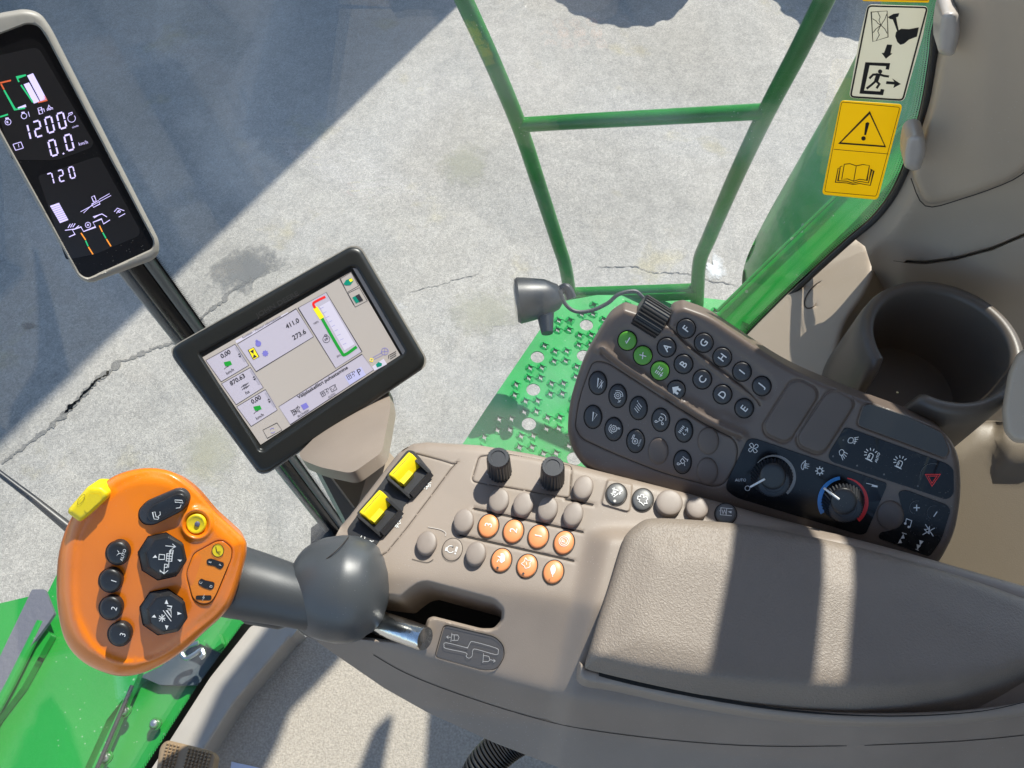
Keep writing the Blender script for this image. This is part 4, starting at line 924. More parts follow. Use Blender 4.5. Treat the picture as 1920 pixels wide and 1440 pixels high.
# ---- two fluted knobs
def fluted(name, base, N, r0, r1, h, m, parent, nf=22, cap=True, e=None):
    N = unit(N); e = unit(np.cross(N, (0.3, 1, .2))); g = np.cross(N, e); n = nf * 6; V = []; F = []
    prof = [(r0 * 1.02, 0, 1), (r0, h * .08, 1), (r1 * 1.02, h * .86, 1), (r1, h * .94, .7), (r1 * .9, h, .2), (r1 * .62, h, 0), (r1 * .6, h * .975, 0), (r1 * .3, h * .975, 0)]
    for r, z, fl in prof:
        for j in range(n):
            q = 2 * math.pi * j / n; rr = r * (1 - .07 * fl * (1 - abs(math.cos(q * nf / 2))) ** 1.0 * 1.3)
            V.append(base + N * z + (e * math.cos(q) + g * math.sin(q)) * rr)
    for i in range(len(prof) - 1):
        for j in range(n): F.append((i * n + j, i * n + (j + 1) % n, (i + 1) * n + (j + 1) % n, (i + 1) * n + j))
    F.append(tuple((len(prof) - 1) * n + j for j in range(n))); return obj(name, V, F, m, parent, angle=32)
kn = mat('dark fluted knob', (.03, .032, .036), .36, .1, 900)
for bx_, by_, w_ in ((937, 884, 0), (1035.5, 900, 1)):
    P = CF.pt(bx_, by_, 0); fluted('rotary_knob', P, ZV + np.array((-.03, .0, 0)), .0106, .0098, .0300, kn, con)
sc = M['offwhite']
text('knob_print', CF, 'JT', 925, 895, 8, 15, .0006, sc, con); strokes('knob_print', CF, [z6((1085, 272), (1105, 285)), z6((1190, 305), (1215, 292))], .9, .0006, sc, con)
text('knob_print', CF, 'DKII', 1024, 914, 6.5, 12, .0006, sc, con); strokes('knob_print', CF, [z6((1462, 340), (1480, 352)), z6((1590, 378), (1620, 370))], .9, .0006, sc, con)
# ---- paddles
well = rounded(z6((310, 330), (345, 275), (495, 95), (540, 100), (682, 262), (540, 440), (465, 520), (465, 545), (320, 730), (245, 832), (60, 770), (45, 690), (60, 665)), 5)
slab('paddle_plate', CF, well, -.002, .0008, M['black'], con)
def pod(dx, dy, lab):
    q = lambda *p: z6(*[(x + dx, y + dy) for x, y in p])
    o = slab('paddle_pod', CF, rounded(q((335, 285), (500, 98), (540, 105), (580, 140), (678, 262), (520, 440)), 4), 0, .003, M['black'], con)
    # two side cheeks and a front wedge
    def cheek(A, B, hA, hB, hC, th):
        a = CF.pt(*A, .0125); b_ = CF.pt(*B, .0045); t = unit(np.cross(b_ - a, ZV)) * th; m_ = (a + b_) / 2 + ZV * .0008
        P = [np.array((a[0], a[1], ZC + .001)), np.array((b_[0], b_[1], ZC + .001)), b_, m_, a]; V = [p - t for p in P] + [p + t for p in P]; n = 5
        return V, [tuple(range(n)), tuple(range(9, 4, -1))] + [(i, i + n, (i + 1) % n + n, (i + 1) % n) for i in range(n)]
    mb = MB(); A, B = q((345, 300), (520, 452)); mb.add(*cheek(A, B, .012, .004, .0115, .0011)); A, B = q((500, 118), (672, 275)); mb.add(*cheek(A, B, .012, .004, .0115, .0011)); mb.build('cheek', M['black'], o, smooth_=False)
    A, B = q((525, 440), (672, 272)); a, b_ = CF.pt(*A, .003), CF.pt(*B, .003); mb = MB(); s_ = unit(np.cross(ZV, b_ - a)); V = [a, b_, b_ + ZV * .004, a + ZV * .004]; V += [v - s_ * .004 for v in V[:2]] + [v + s_ * .004 for v in V[:2]]
    mb.add([a - s_ * .003, b_ - s_ * .003, b_ + s_ * .003, a + s_ * .003, a + ZV * .0045, b_ + ZV * .0045], [(0, 1, 5, 4), (3, 4, 5, 2), (0, 4, 3), (1, 2, 5)]); mb.build('pod_lip', M['kblack'], o, smooth_=False)
    # yellow rocker: section swept between the cheeks
    A0, A1 = [CF.pt(*p, .0135) - ZV * .0135 for p in q((362, 290), (512, 122))]; w_ = unit(A1 - A0); u_ = unit(np.cross(w_, ZV)); 
    if u_ @ np.array((1, -.3, 0)) < 0: u_ = -u_
    sec = [(-.0035, .002), (-.0040, .010), (-.0025, .0130), (.0015, .0138), (.0040, .0125), (.0080, .0075), (.0100, .0045), (.0100, .0025), (.004, .002)]
    V = []; L = np.linalg.norm(A1 - A0); A0 = A0 + w_ * .0010
    for t_, sh in ((0, .92), (.03, 1), (.97, 1), (1, .92)):
        for a_, z_ in sec: V.append(A0 + w_ * L * t_ + u_ * (a_ * sh + .001) + ZV * (z_ - (.0004 if sh < 1 else 0)))
    n = len(sec); F = [(i * n + j, i * n + (j + 1) % n, (i + 1) * n + (j + 1) % n, (i + 1) * n + j) for i in range(3) for j in range(n)] + [tuple(range(n))[::-1], tuple(3 * n + j for j in range(n))]
    obj('paddle', V, F, M['yellow'], o, angle=25)
    # stepped tab on the rocker
    V, F = box(A0 + w_ * L * .30 + u_ * .010 + ZV * .0055, u_ * .0028, w_ * L * .24, ZV * .0035); obj('paddle_step', V, F, M['yellow'], o, smooth_=False)
    V, F = box(A0 + w_ * L * .5 + u_ * .0012 + ZV * .0134, u_ * .0002, w_ * L * .42, ZV * .0002); obj('paddle_line', V, F, M['line'], o, smooth_=False)
pod(0, 0, ''); pod(-222, 285, '')
text('gear_letter', CF, 'C', 680, 1009, 9, -70, .0014, M['white'], con); text('gear_letter', CF, 'R', 696, 1015, 9, -70, .0014, M['white'], con)
strokes('paddle_symbol', CF, icon(802, 911, 9, -38, [[(-1, 0), (-.5, .3), (0, -.2), (.5, .3), (1, .1)], [(-.7, -.4), (-.2, -.1)], [(.2, -.5), (.7, -.1)], [(-.5, .6), (-.3, -.4)], [(.3, .5), (.5, -.4)]]), 1.3, .0006, M['white'], con)
strokes('paddle_symbol', CF, icon(747, 981, 9, -60, [[(-1.0, .3), (-.4, -.2)], [(-1, -.2), (-.4, .3)], [(-.7, .5), (-.7, -.5)], [(-.3, 0), (.2, .4), (.5, 0), (.2, -.4), (-.3, 0)], [(.6, 0), (1.8, .1)]]), 1.3, .0006, M['white'], con)
# ---- armrest pad
AR = hplane(2.922)
aro = [(1174, 1002), (1196, 982), (1222, 972), (1290, 974), (1400, 984), (1500, 1002), (1600, 1024), (1700, 1050), (1830, 1090), (1920, 1122), (2060, 1170), (2100, 1230), (2060, 1270), (1990, 1300), (1900, 1322), (1800, 1334), (1700, 1338), (1600, 1338), (1500, 1332), (1400, 1318), (1300, 1300), (1200, 1278), (1108, 1256), (1098, 1244), (1104, 1222), (1122, 1160), (1146, 1086), (1164, 1026)]
aro = crs(aro, 3)
fold = np.array([(1080, 1222), (1112, 1228), (1200, 1248), (1300, 1264), (1400, 1276), (1500, 1284), (1600, 1288), (1700, 1286), (1800, 1276), (1880, 1256), (1960, 1230), (2100, 1180)])
topl = np.array(aro)[:38]
def HA(x, y):
    x = np.asarray(x, float); y = np.asarray(y, float); d = np.maximum(sdf(x, y, aro), 0)
    s = y - yc(fold, x)
    h = eround(d, 20, .008) * smooth((30 - s) / 30) - .00052 * sp(s, 5)
    h = h + .005 * smooth(d / 90) - .006 * smooth((x - 1600) / 500)
    return h + .0012 * np.exp(-((x - 1268) ** 2 + (y - 1020) ** 2) / 90)
pad = relief('armrest_pad', AR, aro, HA, M['leather'], con, grid=9, rings=(1, 2.5, 4.5, 7, 10, 14, 20), feats=[(fold, False)], fd=(0, 3, 7, 12), skirt=.006)
slot = [(1123, 1262), (1200, 1282), (1300, 1303), (1400, 1321), (1500, 1334), (1600, 1341), (1720, 1342), (1850, 1332), (1960, 1306)]
b = MB(); P = crs(slot, 5, False); wd_ = np.interp(P[:, 0], [1123, 1140, 1250, 1400, 1600, 1960], [11, 12, 9, 6, 2.5, 1.5])
A = P - np.stack([0 * wd_, wd_ / 2], 1); B_ = P + np.stack([0 * wd_, wd_ / 2], 1)
hs = lambda x, y: HC(x, y) + .0226
VA, VB = CF.pt(A[:, 0], A[:, 1], hs(A[:, 0], A[:, 1])), CF.pt(B_[:, 0], B_[:, 1], hs(B_[:, 0], B_[:, 1])); n = len(P)
obj('pad_gap', list(VA) + list(VB), [(i, i + n, i + 1 + n, i + 1) for i in range(n - 1)], M['deep'], con)
# ledge the pad rests on
pb_ = crs([(1086, 1240), (1098, 1250), (1108, 1256), (1200, 1276), (1300, 1298), (1400, 1316), (1500, 1330), (1600, 1336), (1700, 1336), (1800, 1332), (1900, 1320), (1990, 1298)], 3, False)
led = np.concatenate([pb_, crs([(1990, 1322), (1900, 1345), (1700, 1358), (1500, 1350), (1300, 1320), (1160, 1290), (1100, 1280), (1084, 1266)], 3, False)])
relief('pad_tray', CF, led, lambda x, y: HC(x, y) + .022 + eround(np.maximum(sdf(x, y, led), 0), 7, .004), M['side'], con, grid=9, rings=(1, 3, 6), skirt=.035)
# ---- corrugated hose under the console
ho = thing('corrugated_hose', 'black corrugated cable hose dropping below the console', 'hose', hx(925, 1430, 2.3))
P = curve3([at(985, 1375, .00062), at(950, 1395, .00062), at(905, 1440, .00062), at(880, 1500, .00063)], 30); V, F = loft(P, [(.021 if i % 3 else .017) for i in range(len(P))], 24); obj('sleeve', V, F, M['rubber'], ho)
obj('clamp_ring', *loft([P[2], P[5]], .023, 24), M['steel'], ho)
# ---- pedal
pk = .00078; pf = frame_at(350, 1420, pk, unit(-.25 * AX + .1 * OUT + ZV)); pr = thing('foot_pedal', 'brown studded rubber foot pedal at the bottom left', 'pedal', pf.pt(350, 1440) - ZV * .1)
po = rounded([(313, 1387), (398, 1408), (404, 1418), (388, 1500), (285, 1500), (300, 1400)], 9)
relief('pad', pf, po, lambda x, y: eround(np.maximum(sdf(x, y, po), 0), 6, .003), M['pedal'], pr, grid=12, rings=(1, 3, 6), skirt=.012)
b = MB()
for i in range(13):
    for j in range(9):
        if 4 <= i <= 5: continue
        x = 316 + i * 6.6 - j * 1.7; y = 1395 + i * 1.5 + j * 6.2
        P = pf.pt(x, y, .0); b.add(*loft([P, P + pf.N * .003, P + pf.N * .004], [.0022, .0017, .0006], 7, up=(1, 0, 0)))
tag(b.build('stud', M['pedal'], pr), kind='stuff')
lb = thing('paper_card', 'corner of a pale blue card lying on the cab floor', 'card', FLF.pt(460, 1440))
relief('sheet', FLF, [(434, 1428), (488, 1440), (560, 1500), (420, 1520)], .004, M['bl'], lb, grid=30, skirt=.003)
# ================================================================== KEYPAD MODULE
th = math.radians(50)
KF = Frame(hplane(2.892).pt(1300, 926), unit(-OUT * math.sin(th) + ZV * math.cos(th)))
kp = thing('button_keypad', 'dark taupe keypad with lettered keys, green keys and climate dials', 'keypad', KF.pt(1400, 900))
KO = rounded([(1143, 592, 16), (1170, 577, 4), (1210, 590, 3), (1249, 607, 3), (1262, 578, 8), (1282, 573, 6), (1330, 590, 20), (1480, 690, 50), (1600, 741, 40), (1700, 777, 20), (1772, 808, 24), (1797, 850, 30), (1803, 920, 40), (1790, 1000, 40), (1762, 1052, 20), (1740, 1075, 5), (1500, 1015, 5), (1300, 955, 5), (1140, 905, 20), (1090, 872, 26), (1064, 826, 26), (1066, 760, 40), (1090, 680, 40)], 8)
z4b = Z(1050, 540, 3.6925); z5 = Z(1340, 740, 4.0)
gl = [z4b(p)[0] for p in ((466, 365), (573, 468), (692, 573))]; home = z4b((804, 706))[0]
AE = [z4b(p)[0] for p in ((738, 412), (855, 527), (985, 633), (1125, 737), (1275, 833))]; FJ = [z4b(p)[0] for p in ((873, 281), (995, 380), (1123, 480), (1260, 580), (1397, 680))]
wellA = np.array(gl + [home]); wellB = np.array(AE); wellF = np.array(FJ); mid = np.array([(1228, 660), (1262, 690), (1300, 724), (1345, 752)])
pan = rounded([(1112, 676, 14), (1140, 680, 12), (1240, 745, 30), (1330, 800, 20), (1376, 822, 12), (1384, 842, 12), (1380, 870, 10), (1358, 908, 12), (1338, 913, 10), (1240, 886, 30), (1150, 850, 30), (1090, 822, 14), (1078, 802, 12), (1086, 745, 30)], 10)
ridge = crs([(1128, 660), (1165, 690), (1220, 725), (1265, 755), (1310, 785), (1350, 806), (1388, 822)], 4, False)
step_ = crs([(1232, 617), (1252, 610), (1290, 645), (1330, 675), (1375, 710), (1415, 745), (1425, 760)], 4, False)
bl1 = rounded([(1482, 714), (1502, 710), (1532, 726), (1536, 744), (1484, 826), (1468, 832), (1434, 816), (1429, 798)], 9)
bl2 = rounded([(1551, 733), (1572, 729), (1600, 744), (1604, 760), (1548, 848), (1530, 853), (1496, 838), (1492, 820)], 9)
spad = rounded([(1618, 759), (1632, 757), (1700, 780), (1768, 812), (1782, 846), (1774, 860), (1690, 828), (1606, 797)], 9)
def HK(x, y):
    x = np.asarray(x, float); y = np.asarray(y, float)
    dA = pdist(x, y, wellA, False); dB = pdist(x, y, wellB, False); dF = pdist(x, y, wellF, False); dM = pdist(x, y, mid, False)
    dd = np.minimum(np.minimum(dA, dB), dM + 4)
    h = -.0011 * smooth((27 - dd) / 4) - .0011 * smooth((25 - dF) / 4)
    h = h + eround(np.maximum(sdf(x, y, KO), 0), 12, .005)
    r = pdist(x, y, ridge, False); sgn = np.where(y > np.interp(x, ridge[:, 0], ridge[:, 1]), 1, -1)
    h = h + .0030 * np.exp(-((r * sgn + 7) / 6.5) ** 2) - .0010 * np.exp(-((r * sgn - 2) / 2.5) ** 2)
    h = h - .0007 * np.exp(-(np.abs(sdf(x, y, pan)) / 1.2) ** 2)
    rs = pdist(x, y, step_, False); h = h - .0012 * np.exp(-(rs / 2.2) ** 2)
    for o_ in (bl1, bl2, spad): h = h - .0008 * np.exp(-(np.abs(sdf(x, y, o_)) / 1.6) ** 2)
    return h
relief('housing', KF, KO, HK, M['kbrown'], kp, grid=7, rings=(.8, 2, 4, 6, 9, 12), feats=[(pan, True), (ridge, False), (bl1, True), (bl2, True), (spad, True), (step_, False)], fd=(0, 1.2, 2.6, 5, 9, 13), skirt=.022, step=4)
strokes('panel_edge', KF, [loop(pan)], .9, lambda x, y: HK(x, y) + .0004, M['line'], kp)
for o_ in (bl1, bl2):
    c = np.mean(o_, 0); oo = c + (o_ - c) * .95; ob = relief('blank_cover', KF, oo, lambda x, y, oo=oo: .0012 + eround(np.maximum(sdf(x, y, oo), 0), 5, .0012), M['kbrown2'], kp, grid=9, rings=(.7, 1.6, 3, 5), skirt=.003, step=4)
c = np.mean(spad, 0); oo = c + (spad - c) * .97
relief('blank_label', KF, oo, .0006, mat('grey blank label', (.055, .055, .053), .5, .2, 1500), kp, grid=14, rings=(1.5,), skirt=.002)
def well(cx, cy, a, b, rot=0): return loop(ell(cx, cy, a, b, rot))
def kkey(c, s_, m=None, a=17, b=17.3, base=-.0011, top=.0022, rot=0, nm='key'):
    strokes('key_gap', KF, [well(c[0], c[1], a + 1, b + 1, rot)], 1.7, base + .0006, M['deep'], kp)
    o = button(nm, KF, c[0], c[1], a, b, rot, base - .002, base + top, m or M['kblack'], kp, .0007, .0002)
    if s_: text('letter', KF, s_, c[0], c[1], 13.5, -52, base + top + .0007, M['white'], o, bold=.35)
    return o
for c, s_ in zip(AE, 'ABCDE'): kkey(c, s_)
for c, s_ in zip(FJ, 'FGHIJ'): kkey(c, s_)
hK = .0019
o = kkey(gl[0], '', M['green_key']); strokes('symbol', KF, [[(gl[0][0] - 3, gl[0][1] + 0), (gl[0][0] - 2, gl[0][1] + 5), (gl[0][0] + 5, gl[0][1] - 6)]], 2, hK, M['white'], o)
o = kkey(gl[1], '', M['green_key']); text('symbol', KF, 'X', gl[1][0], gl[1][1], 10, -35, hK, M['white'], o, bold=.3)
o = kkey(gl[2], '', M['green_key']); x, y = gl[2]; strokes('symbol', KF, icon(x, y, 9, -55, [[(.2 + i * .45, .8), (.2 + i * .45, .1)][::1] for i in range(0)] + [[(-.9, -.2), (-.2, -.2)], [(-.9, .2), (-.2, .2)], [(-.9, .6), (-.2, .6)], [(.1, -.2), (.8, -.2)], [(.1, .2), (.8, .2)], [(.1, .6), (.8, .6)], [(-.9, -.7), (.1, -.7)], [(-.5, -.45), (-.9, -.7), (-.5, -.95)]]), 1.6, hK, M['white'], o)
o = kkey(home, '', None, 16.5, 17); x, y = home; strokes('symbol', KF, icon(x, y, 9, -55, [fill([(-1, 0), (0, 1), (1, 0), (.7, 0), (.7, -.8), (.2, -.8), (.2, -.2), (-.2, -.2), (-.2, -.8), (-.7, -.8), (-.7, 0)])]), 1, hK, M['white'], o)
ov = [(262, 658), (400, 748), (543, 832), (697, 913), (858, 988), (228, 893), (372, 978), (523, 1060), (848, 1205)]
tri = [loop([(-.9, -.5), (.9, .5), (.9, -.5)])]
gear = [loop([(math.cos(t) * (.62 if i % 2 else .8), math.sin(t) * (.62 if i % 2 else .8)) for i, t in enumerate(np.linspace(0, 2 * math.pi, 20, endpoint=False))]), loop(circ(0, 0, .28, 12))]
ics = [tri[:1] + [[(-1, -.9), (.9, -.9)], [(-.2, -1.3), (.5, -.6)], [(-.6, -1.4), (0, -.8)]], gear + [circ(0, 0, 1.15, 10, -70, 60), [(-1.3, -.9), (-.5, -1.2)], [(-1, -1.3), (-.7, -.7)]],
       [[(-1 + i * .5, -.6), (-.6 + i * .5, .7)] for i in range(4)] + [[(1, .9), (1.2, 1.1)]], [loop([(-.2, -.4), (.5, -.4), (.5, .4), (-.2, .4)]), loop(circ(-1, .6, .25, 10)), loop(circ(-.6, -.9, .25, 10)), circ(.2, 0, 1.1, 10, -80, 40), [(-1, .3), (-.2, 0)], [(-.5, -.7), (0, -.3)]],
       [[(-1 + i * .4, .9), (-1 + i * .4, .2)] for i in range(5)] + [[(-1, .55), (.8, .55)], [(-.6, -.1), (-.9, -.7), (-.4, -.9)], [(.2, -.1), (.6, -.8)], [(.9, -.2), (.1, -1)], [(0, -.4), (.9, -.5)]],
       tri, gear + [circ(0, 0, 1.1, 10, 60, 200), [(.6, -1.2), (.6, -.6)], [(.85, -1.2), (.85, -.6)]], [loop(circ(-.2, 0, .62, 14)), loop(circ(-.2, 0, .2, 8)), [(-.2, .62), (1, .9)], [(-.2, .95), (.9, 1.15)]],
       [loop([(-.4, -.3), (.3, -.5), (.6, .4), (-.2, .5)]), loop(circ(-1, .5, .25, 10)), [(-1, .2), (-.4, 0)], [(-.5, -1), (0, -.4)], [(.9, -.8), (1, .6)], [(.6, -.9), (1.2, -.7)]]]
for c, ic in zip(ov, ics):
    x, y = z4b(c)[0]; o = kkey((x, y), '', None, 16, 21, 0, .0014, 0); strokes('symbol', KF, icon(x, y - 1, 8.2, -55, ic), 1.15, .0023, M['white'], o)
    if c == (523, 1060): text('unit', KF, 'n/min', x + 7, y + 3, 4.5, -68, .0023, M['white'], o)
for c, a, b_ in (((1027, 1060), 20, 25.5), ((1020, 1270), 20, 25.5), ((680, 1130), 19, 25)):
    x, y = z4b(c)[0]; button('blank_key', KF, x, y, a, b_, 0, -.001, .0016, M['kbrown2'], kp, .0009, .0005)
x, y = z5((1318, 905))[0]; button('blank_key', KF, x, y, 25.5, 27, 0, -.001, .0016, M['kbrown2'], kp, .0009, .0005)
# gloss black inlays
def inlay(name, P, r=6): 
    o_ = rounded(P, r); return relief(name, KF, o_, lambda x, y: .0007 + 0 * x, M['gloss'], kp, grid=60, rings=(), skirt=.002)
ac = inlay('climate_panel', z5((248, 332), (310, 332), (1293, 665), (1285, 700), (1135, 1040), (1090, 1052), (160, 772), (85, 715), (90, 660)), 9)
lp = inlay('light_panel', z5((975, 250), (1010, 252), (1745, 520), (1792, 560), (1795, 745), (1745, 790), (880, 505), (852, 470), (862, 430)), 8)
me_ = inlay('media_panel', z5((1378, 742), (1400, 722), (1440, 718), (1745, 830), (1770, 870), (1700, 1090), (1610, 1218), (1225, 1075), (1245, 1035), (1330, 1022), (1405, 965), (1412, 880)), 8)
hI = .0010
def arc5(cx, cy, r, a0, a1, n=40):   # angles in picture degrees, clockwise from right
    t = np.radians(np.linspace(a0, a1, n)); return np.stack([cx + r * np.cos(t), cy + r * np.sin(t)], 1)
def taper_arc(cx, cy, r, a0, a1, w0, w1, h, n=40):
    t = np.radians(np.linspace(a0, a1, n)); w_ = np.linspace(w0, w1, n) / 2; V = []
    A = KF.pt(cx + (r + w_) * np.cos(t), cy + (r + w_) * np.sin(t), h); B = KF.pt(cx + (r - w_) * np.cos(t), cy + (r - w_) * np.sin(t), h)
    return list(A) + list(B), [(i, i + 1, i + 1 + n, i + n) for i in range(n - 1)]
V, F = taper_arc(1450, 893, 38.5, -140, 52, 1.2, 10, hI); obj('fan_scale', V, F, M['grey'], ac, smooth_=False)
V, F = taper_arc(1581, 940, 44, 150, 262, 9.5, 6, hI); obj('cold_scale', V, F, M['blue'], ac, smooth_=False)
V, F = taper_arc(1581, 940, 44, 280, 412, 2, 10, hI); obj('hot_scale', V, F, M['red'], ac, smooth_=False)
text('auto_print', KF, 'AUTO', 1388.5, 900, 5.4, 0, hI, M['white'], ac); strokes('off_ring', KF, [loop(ell(1401.5, 915.5, 4.5, 4.5))], 1.1, hI, M['white'], ac)
dk = mat('dial grip', (.022, .024, .028), .42, .2, 900)
for (cx, cy, pa, pb) in ((1447, 894, (1407, 913), (1434, 898)), (1580, 941, (1545, 915), (1573, 936))):
    B0 = KF.pt(cx, cy, .0006); s_ = KF.scale(cx, cy); o = fluted('dial', B0, KF.N, 38 * s_, 30 * s_, .012, dk, ac, nf=36)
    button('dial_cap', KF, cx + 2, cy - 1, 25, 25, 0, .0110, .0138, M['black'], o, .001, .0003)
    V, F = ribbon(KF, [pa, pb], 5.0, .0146); 
    ps = dense([pa, pb], 3, False); V = []; 
    C_ = [KF.pt(pa[0], pa[1], .0128), KF.pt(pb[0], pb[1], .0146)]; obj('pointer', *loft(C_, [.0009, .0009], 10, up=KF.N), M['white'], o)
strokes('highlight_mark', KF, [arc5(1585, 936, 20, -100, -20)], .1, .0150, M['grey'], ac)
strokes('fan_symbol', KF, icon(1412.5, 840, 9.5, 20, [loop(crs([(0, 0), (.25, .9), (.75, .7), (.6, .25)], 4)), loop(crs([(0, 0), (.9, -.25), (.7, -.75), (.25, -.6)], 4)), loop(crs([(0, 0), (-.25, -.9), (-.75, -.7), (-.6, -.25)], 4)), loop(crs([(0, 0), (-.9, .25), (-.7, .75), (-.25, .6)], 4))]), 1.1, hI, M['white'], ac)
strokes('defrost_symbol', KF, icon(1509, 873, 8.5, 10, [loop(crs([(-.7, .2), (-.2, .9), (0, 1), (-.2, -.9), (-.7, -.5)], 3)), [(-.3, .3), (.9, .5)], [(-.3, 0), (1, .0)], [(-.3, -.3), (.8, -.5)], [(.2, .6), (.2, -.6)]]), 1.2, hI, M['white'], ac)
strokes('snowflake_symbol', KF, icon(1537, 883, 8.5, 0, [[(math.cos(a) * .4, math.sin(a) * .4), (math.cos(a), math.sin(a))] for a in np.radians(range(0, 360, 45))] + [loop(circ(0, 0, .55, 12))]), 1.8, hI, M['white'], ac)
strokes('vent_symbol', KF, [[(1624, 906), (1638, 909)], fill([(1636, 908), (1646, 911), (1645, 914), (1634, 912)])], 1.2, hI, M['white'], ac)
L_ = lambda *p: z5(*p)
strokes('work_light_symbol', KF, [loop(crs(L_((1000, 345), (1012, 325), (1035, 325), (1040, 345), (1030, 362), (1005, 360)), 3)), L_((1045, 325), (1080, 318)), L_((1048, 337), (1076, 335)), L_((1045, 350), (1066, 352)), L_((1040, 360), (1052, 370)), L_((1055, 322), (1052, 365))], 1.2, hI, M['white'], lp)
strokes('work_light_symbol', KF, [loop(crs(L_((935, 425), (950, 412), (968, 420), (966, 442), (950, 455), (938, 448)), 3)), L_((972, 430), (998, 445)), L_((968, 445), (988, 465)), L_((960, 452), (975, 480)), L_((950, 458), (962, 492)), L_((975, 428), (955, 462))], 1.2, hI, M['white'], lp)
def beacon(cx, cy, auto):
    it = icon(cx, cy, 12, 26, [loop(rounded([(-.35, -.5, .1), (-.35, .5, .3), (.35, .5, .3), (.35, -.5, .1)], .2, 3)), [(-.6, -.6), (.6, -.6)], [(-.15, -.3), (-.15, .2)]] + [[(.75 * math.cos(a), .35 + .6 * math.sin(a)), (1.2 * math.cos(a), .35 + 1.0 * math.sin(a))] for a in np.radians((60, 90, 120, 155, 185, 215))])
    strokes('beacon_symbol', KF, it, 1.5, hI, M['white'], lp)
    if auto: text('auto_print', KF, 'AUTO', cx + 13, cy + 2, 5, -70, hI, M['white'], lp, bold=.2)
beacon(1632, 856, 1); beacon(1687, 870, 0)
strokes('hazard_triangle', KF, [loop(L_((1580, 598), (1692, 598), (1630, 686))), loop(L_((1600, 610), (1668, 610), (1630, 664)))], 1.5, hI, M['red'], lp)
strokes('key_rim', KF, [arc5(1749, 893, 24, 165, 290)], .7, hI, M['greykey'], lp)
strokes('indicator_dot', KF, [fill(ell(*z5(c)[0], 1.8, 1.8, 0, 10)) for c in ((965, 340), (888, 462), (1068, 532), (1270, 598), (1523, 685))], 1, hI, M['greykey'], lp)
mp_ = lambda *p: z5(*p)
strokes('plus_symbol', KF, [mp_((1492, 848), (1538, 848)), mp_((1515, 825), (1515, 872))], 2, hI, M['white'], me_)
strokes('minus_symbol', KF, [mp_((1642, 915), (1668, 878))], 1.8, hI, M['white'], me_)
strokes('music_symbol', KF, [mp_((1432, 962), (1438, 930), (1478, 945), (1465, 995)), fill(ell(*mp_((1430, 966))[0], 2.3, 2.3)), fill(ell(*mp_((1455, 992))[0], 2.3, 2.3))], 1.6, hI, M['white'], me_)
strokes('mute_symbol', KF, [loop(mp_((1575, 1010), (1595, 1010), (1612, 985), (1605, 1045), (1590, 1028))), mp_((1560, 1050), (1650, 1000)), mp_((1580, 972), (1640, 1062))], 1.5, hI, M['white'], me_)
strokes('skip_symbol', KF, [fill(mp_((1395, 1080), (1415, 1045), (1425, 1078))), fill(mp_((1375, 1115), (1393, 1080), (1405, 1112))), mp_((1405, 1036), (1440, 1046))], 1.2, hI, M['white'], me_)
strokes('skip_symbol', KF, [fill(mp_((1535, 1090), (1567, 1100), (1540, 1130))), fill(mp_((1515, 1122), (1547, 1132), (1520, 1162))), mp_((1508, 1158), (1530, 1168))], 1.2, hI, M['white'], me_)
for c in ((1515, 848), (1645, 885)): strokes('key_rim', KF, [arc5(*z5(c)[0], 13, 120, 290)], .6, hI, M['greykey'], me_)
# thumb wheel on the top edge
B0 = KF.pt(1214, 592, -.010); e_ = unit(KF.pt(1245, 612, -.01) - KF.pt(1190, 578, -.01)); V = []; n = 120; F = []
ax_ = unit(KF.pt(1205, 540, -.010) - KF.pt(1222, 600, -.010)) * 0 + e_
R_ = .0155; cw = KF.pt(1218, 596, -.012); up2 = np.cross(ax_, KF.N)
for a_, rr in ((-.0125, .86), (-.0115, 1), (.0115, 1), (.0125, .86)):
    for j in range(n):
        q = 2 * math.pi * j / n; r = R_ * rr * (1 - .06 * (j % 4 > 1)); V.append(cw + ax_ * a_ + (KF.N * math.cos(q) + up2 * math.sin(q)) * r)
for i in range(3):
    for j in range(n): F.append((i * n + j, i * n + (j + 1) % n, (i + 1) * n + (j + 1) % n, (i + 1) * n + j))
F += [tuple(range(n))[::-1], tuple(3 * n + j for j in range(n))]
obj('thumb_wheel', V, F, M['black'], kp, smooth_=False)
# ================================================================== TOUCH SCREEN MONITOR
MF = frame_at(560, 670, .00056, unit(toward(560, 670) + .10 * Rv * -1 + .0 * Uv + .12 * np.array((0, 0, 1))))
mo = thing('touch_monitor', 'black framed touch screen monitor on a beige neck', 'monitor', MF.pt(560, 670) - ZV * .2)
z2 = Z(310, 450, 3.2)
out = rounded([(322, 655, 14), (334, 645, 10), (658, 462, 16), (676, 466, 14), (797, 672, 16), (794, 688, 14), (503, 885, 14), (486, 886, 12), (328, 672, 8)], 12)
scr = rounded(z2((195, 680), (1115, 155), (1150, 160), (1445, 665), (1430, 690), (590, 1270), (560, 1265), (540, 1225)), 5)
def HM(x, y): return eround(np.maximum(sdf(x, y, out), 0), 9, .004) - .004 * smooth((sdf(x, y, scr) + 2) / 7)
relief('bezel', MF, out, HM, M['bezel'], mo, grid=14, rings=(1, 2.5, 5, 9), feats=[(scr, True)], fd=(0, 2, 4, 6), skirt=.006)
c = np.mean(out, 0); sh_ = c + (out - c) * 1.014
relief('shell', MF, sh_, lambda x, y: -.0045 + 0 * x, M['monback'], mo, grid=30, rings=(2,), skirt=.022)
strokes('bezel_lettering', MF, [], 1, 0, M['ink'], mo) if 0 else text('bezel_lettering', MF, 'JOHN DEERE', 520, 572, 9, -29, .0004, mat('faint bezel print', (.035, .035, .035), .3), mo, bold=.4, stretch=1.25)
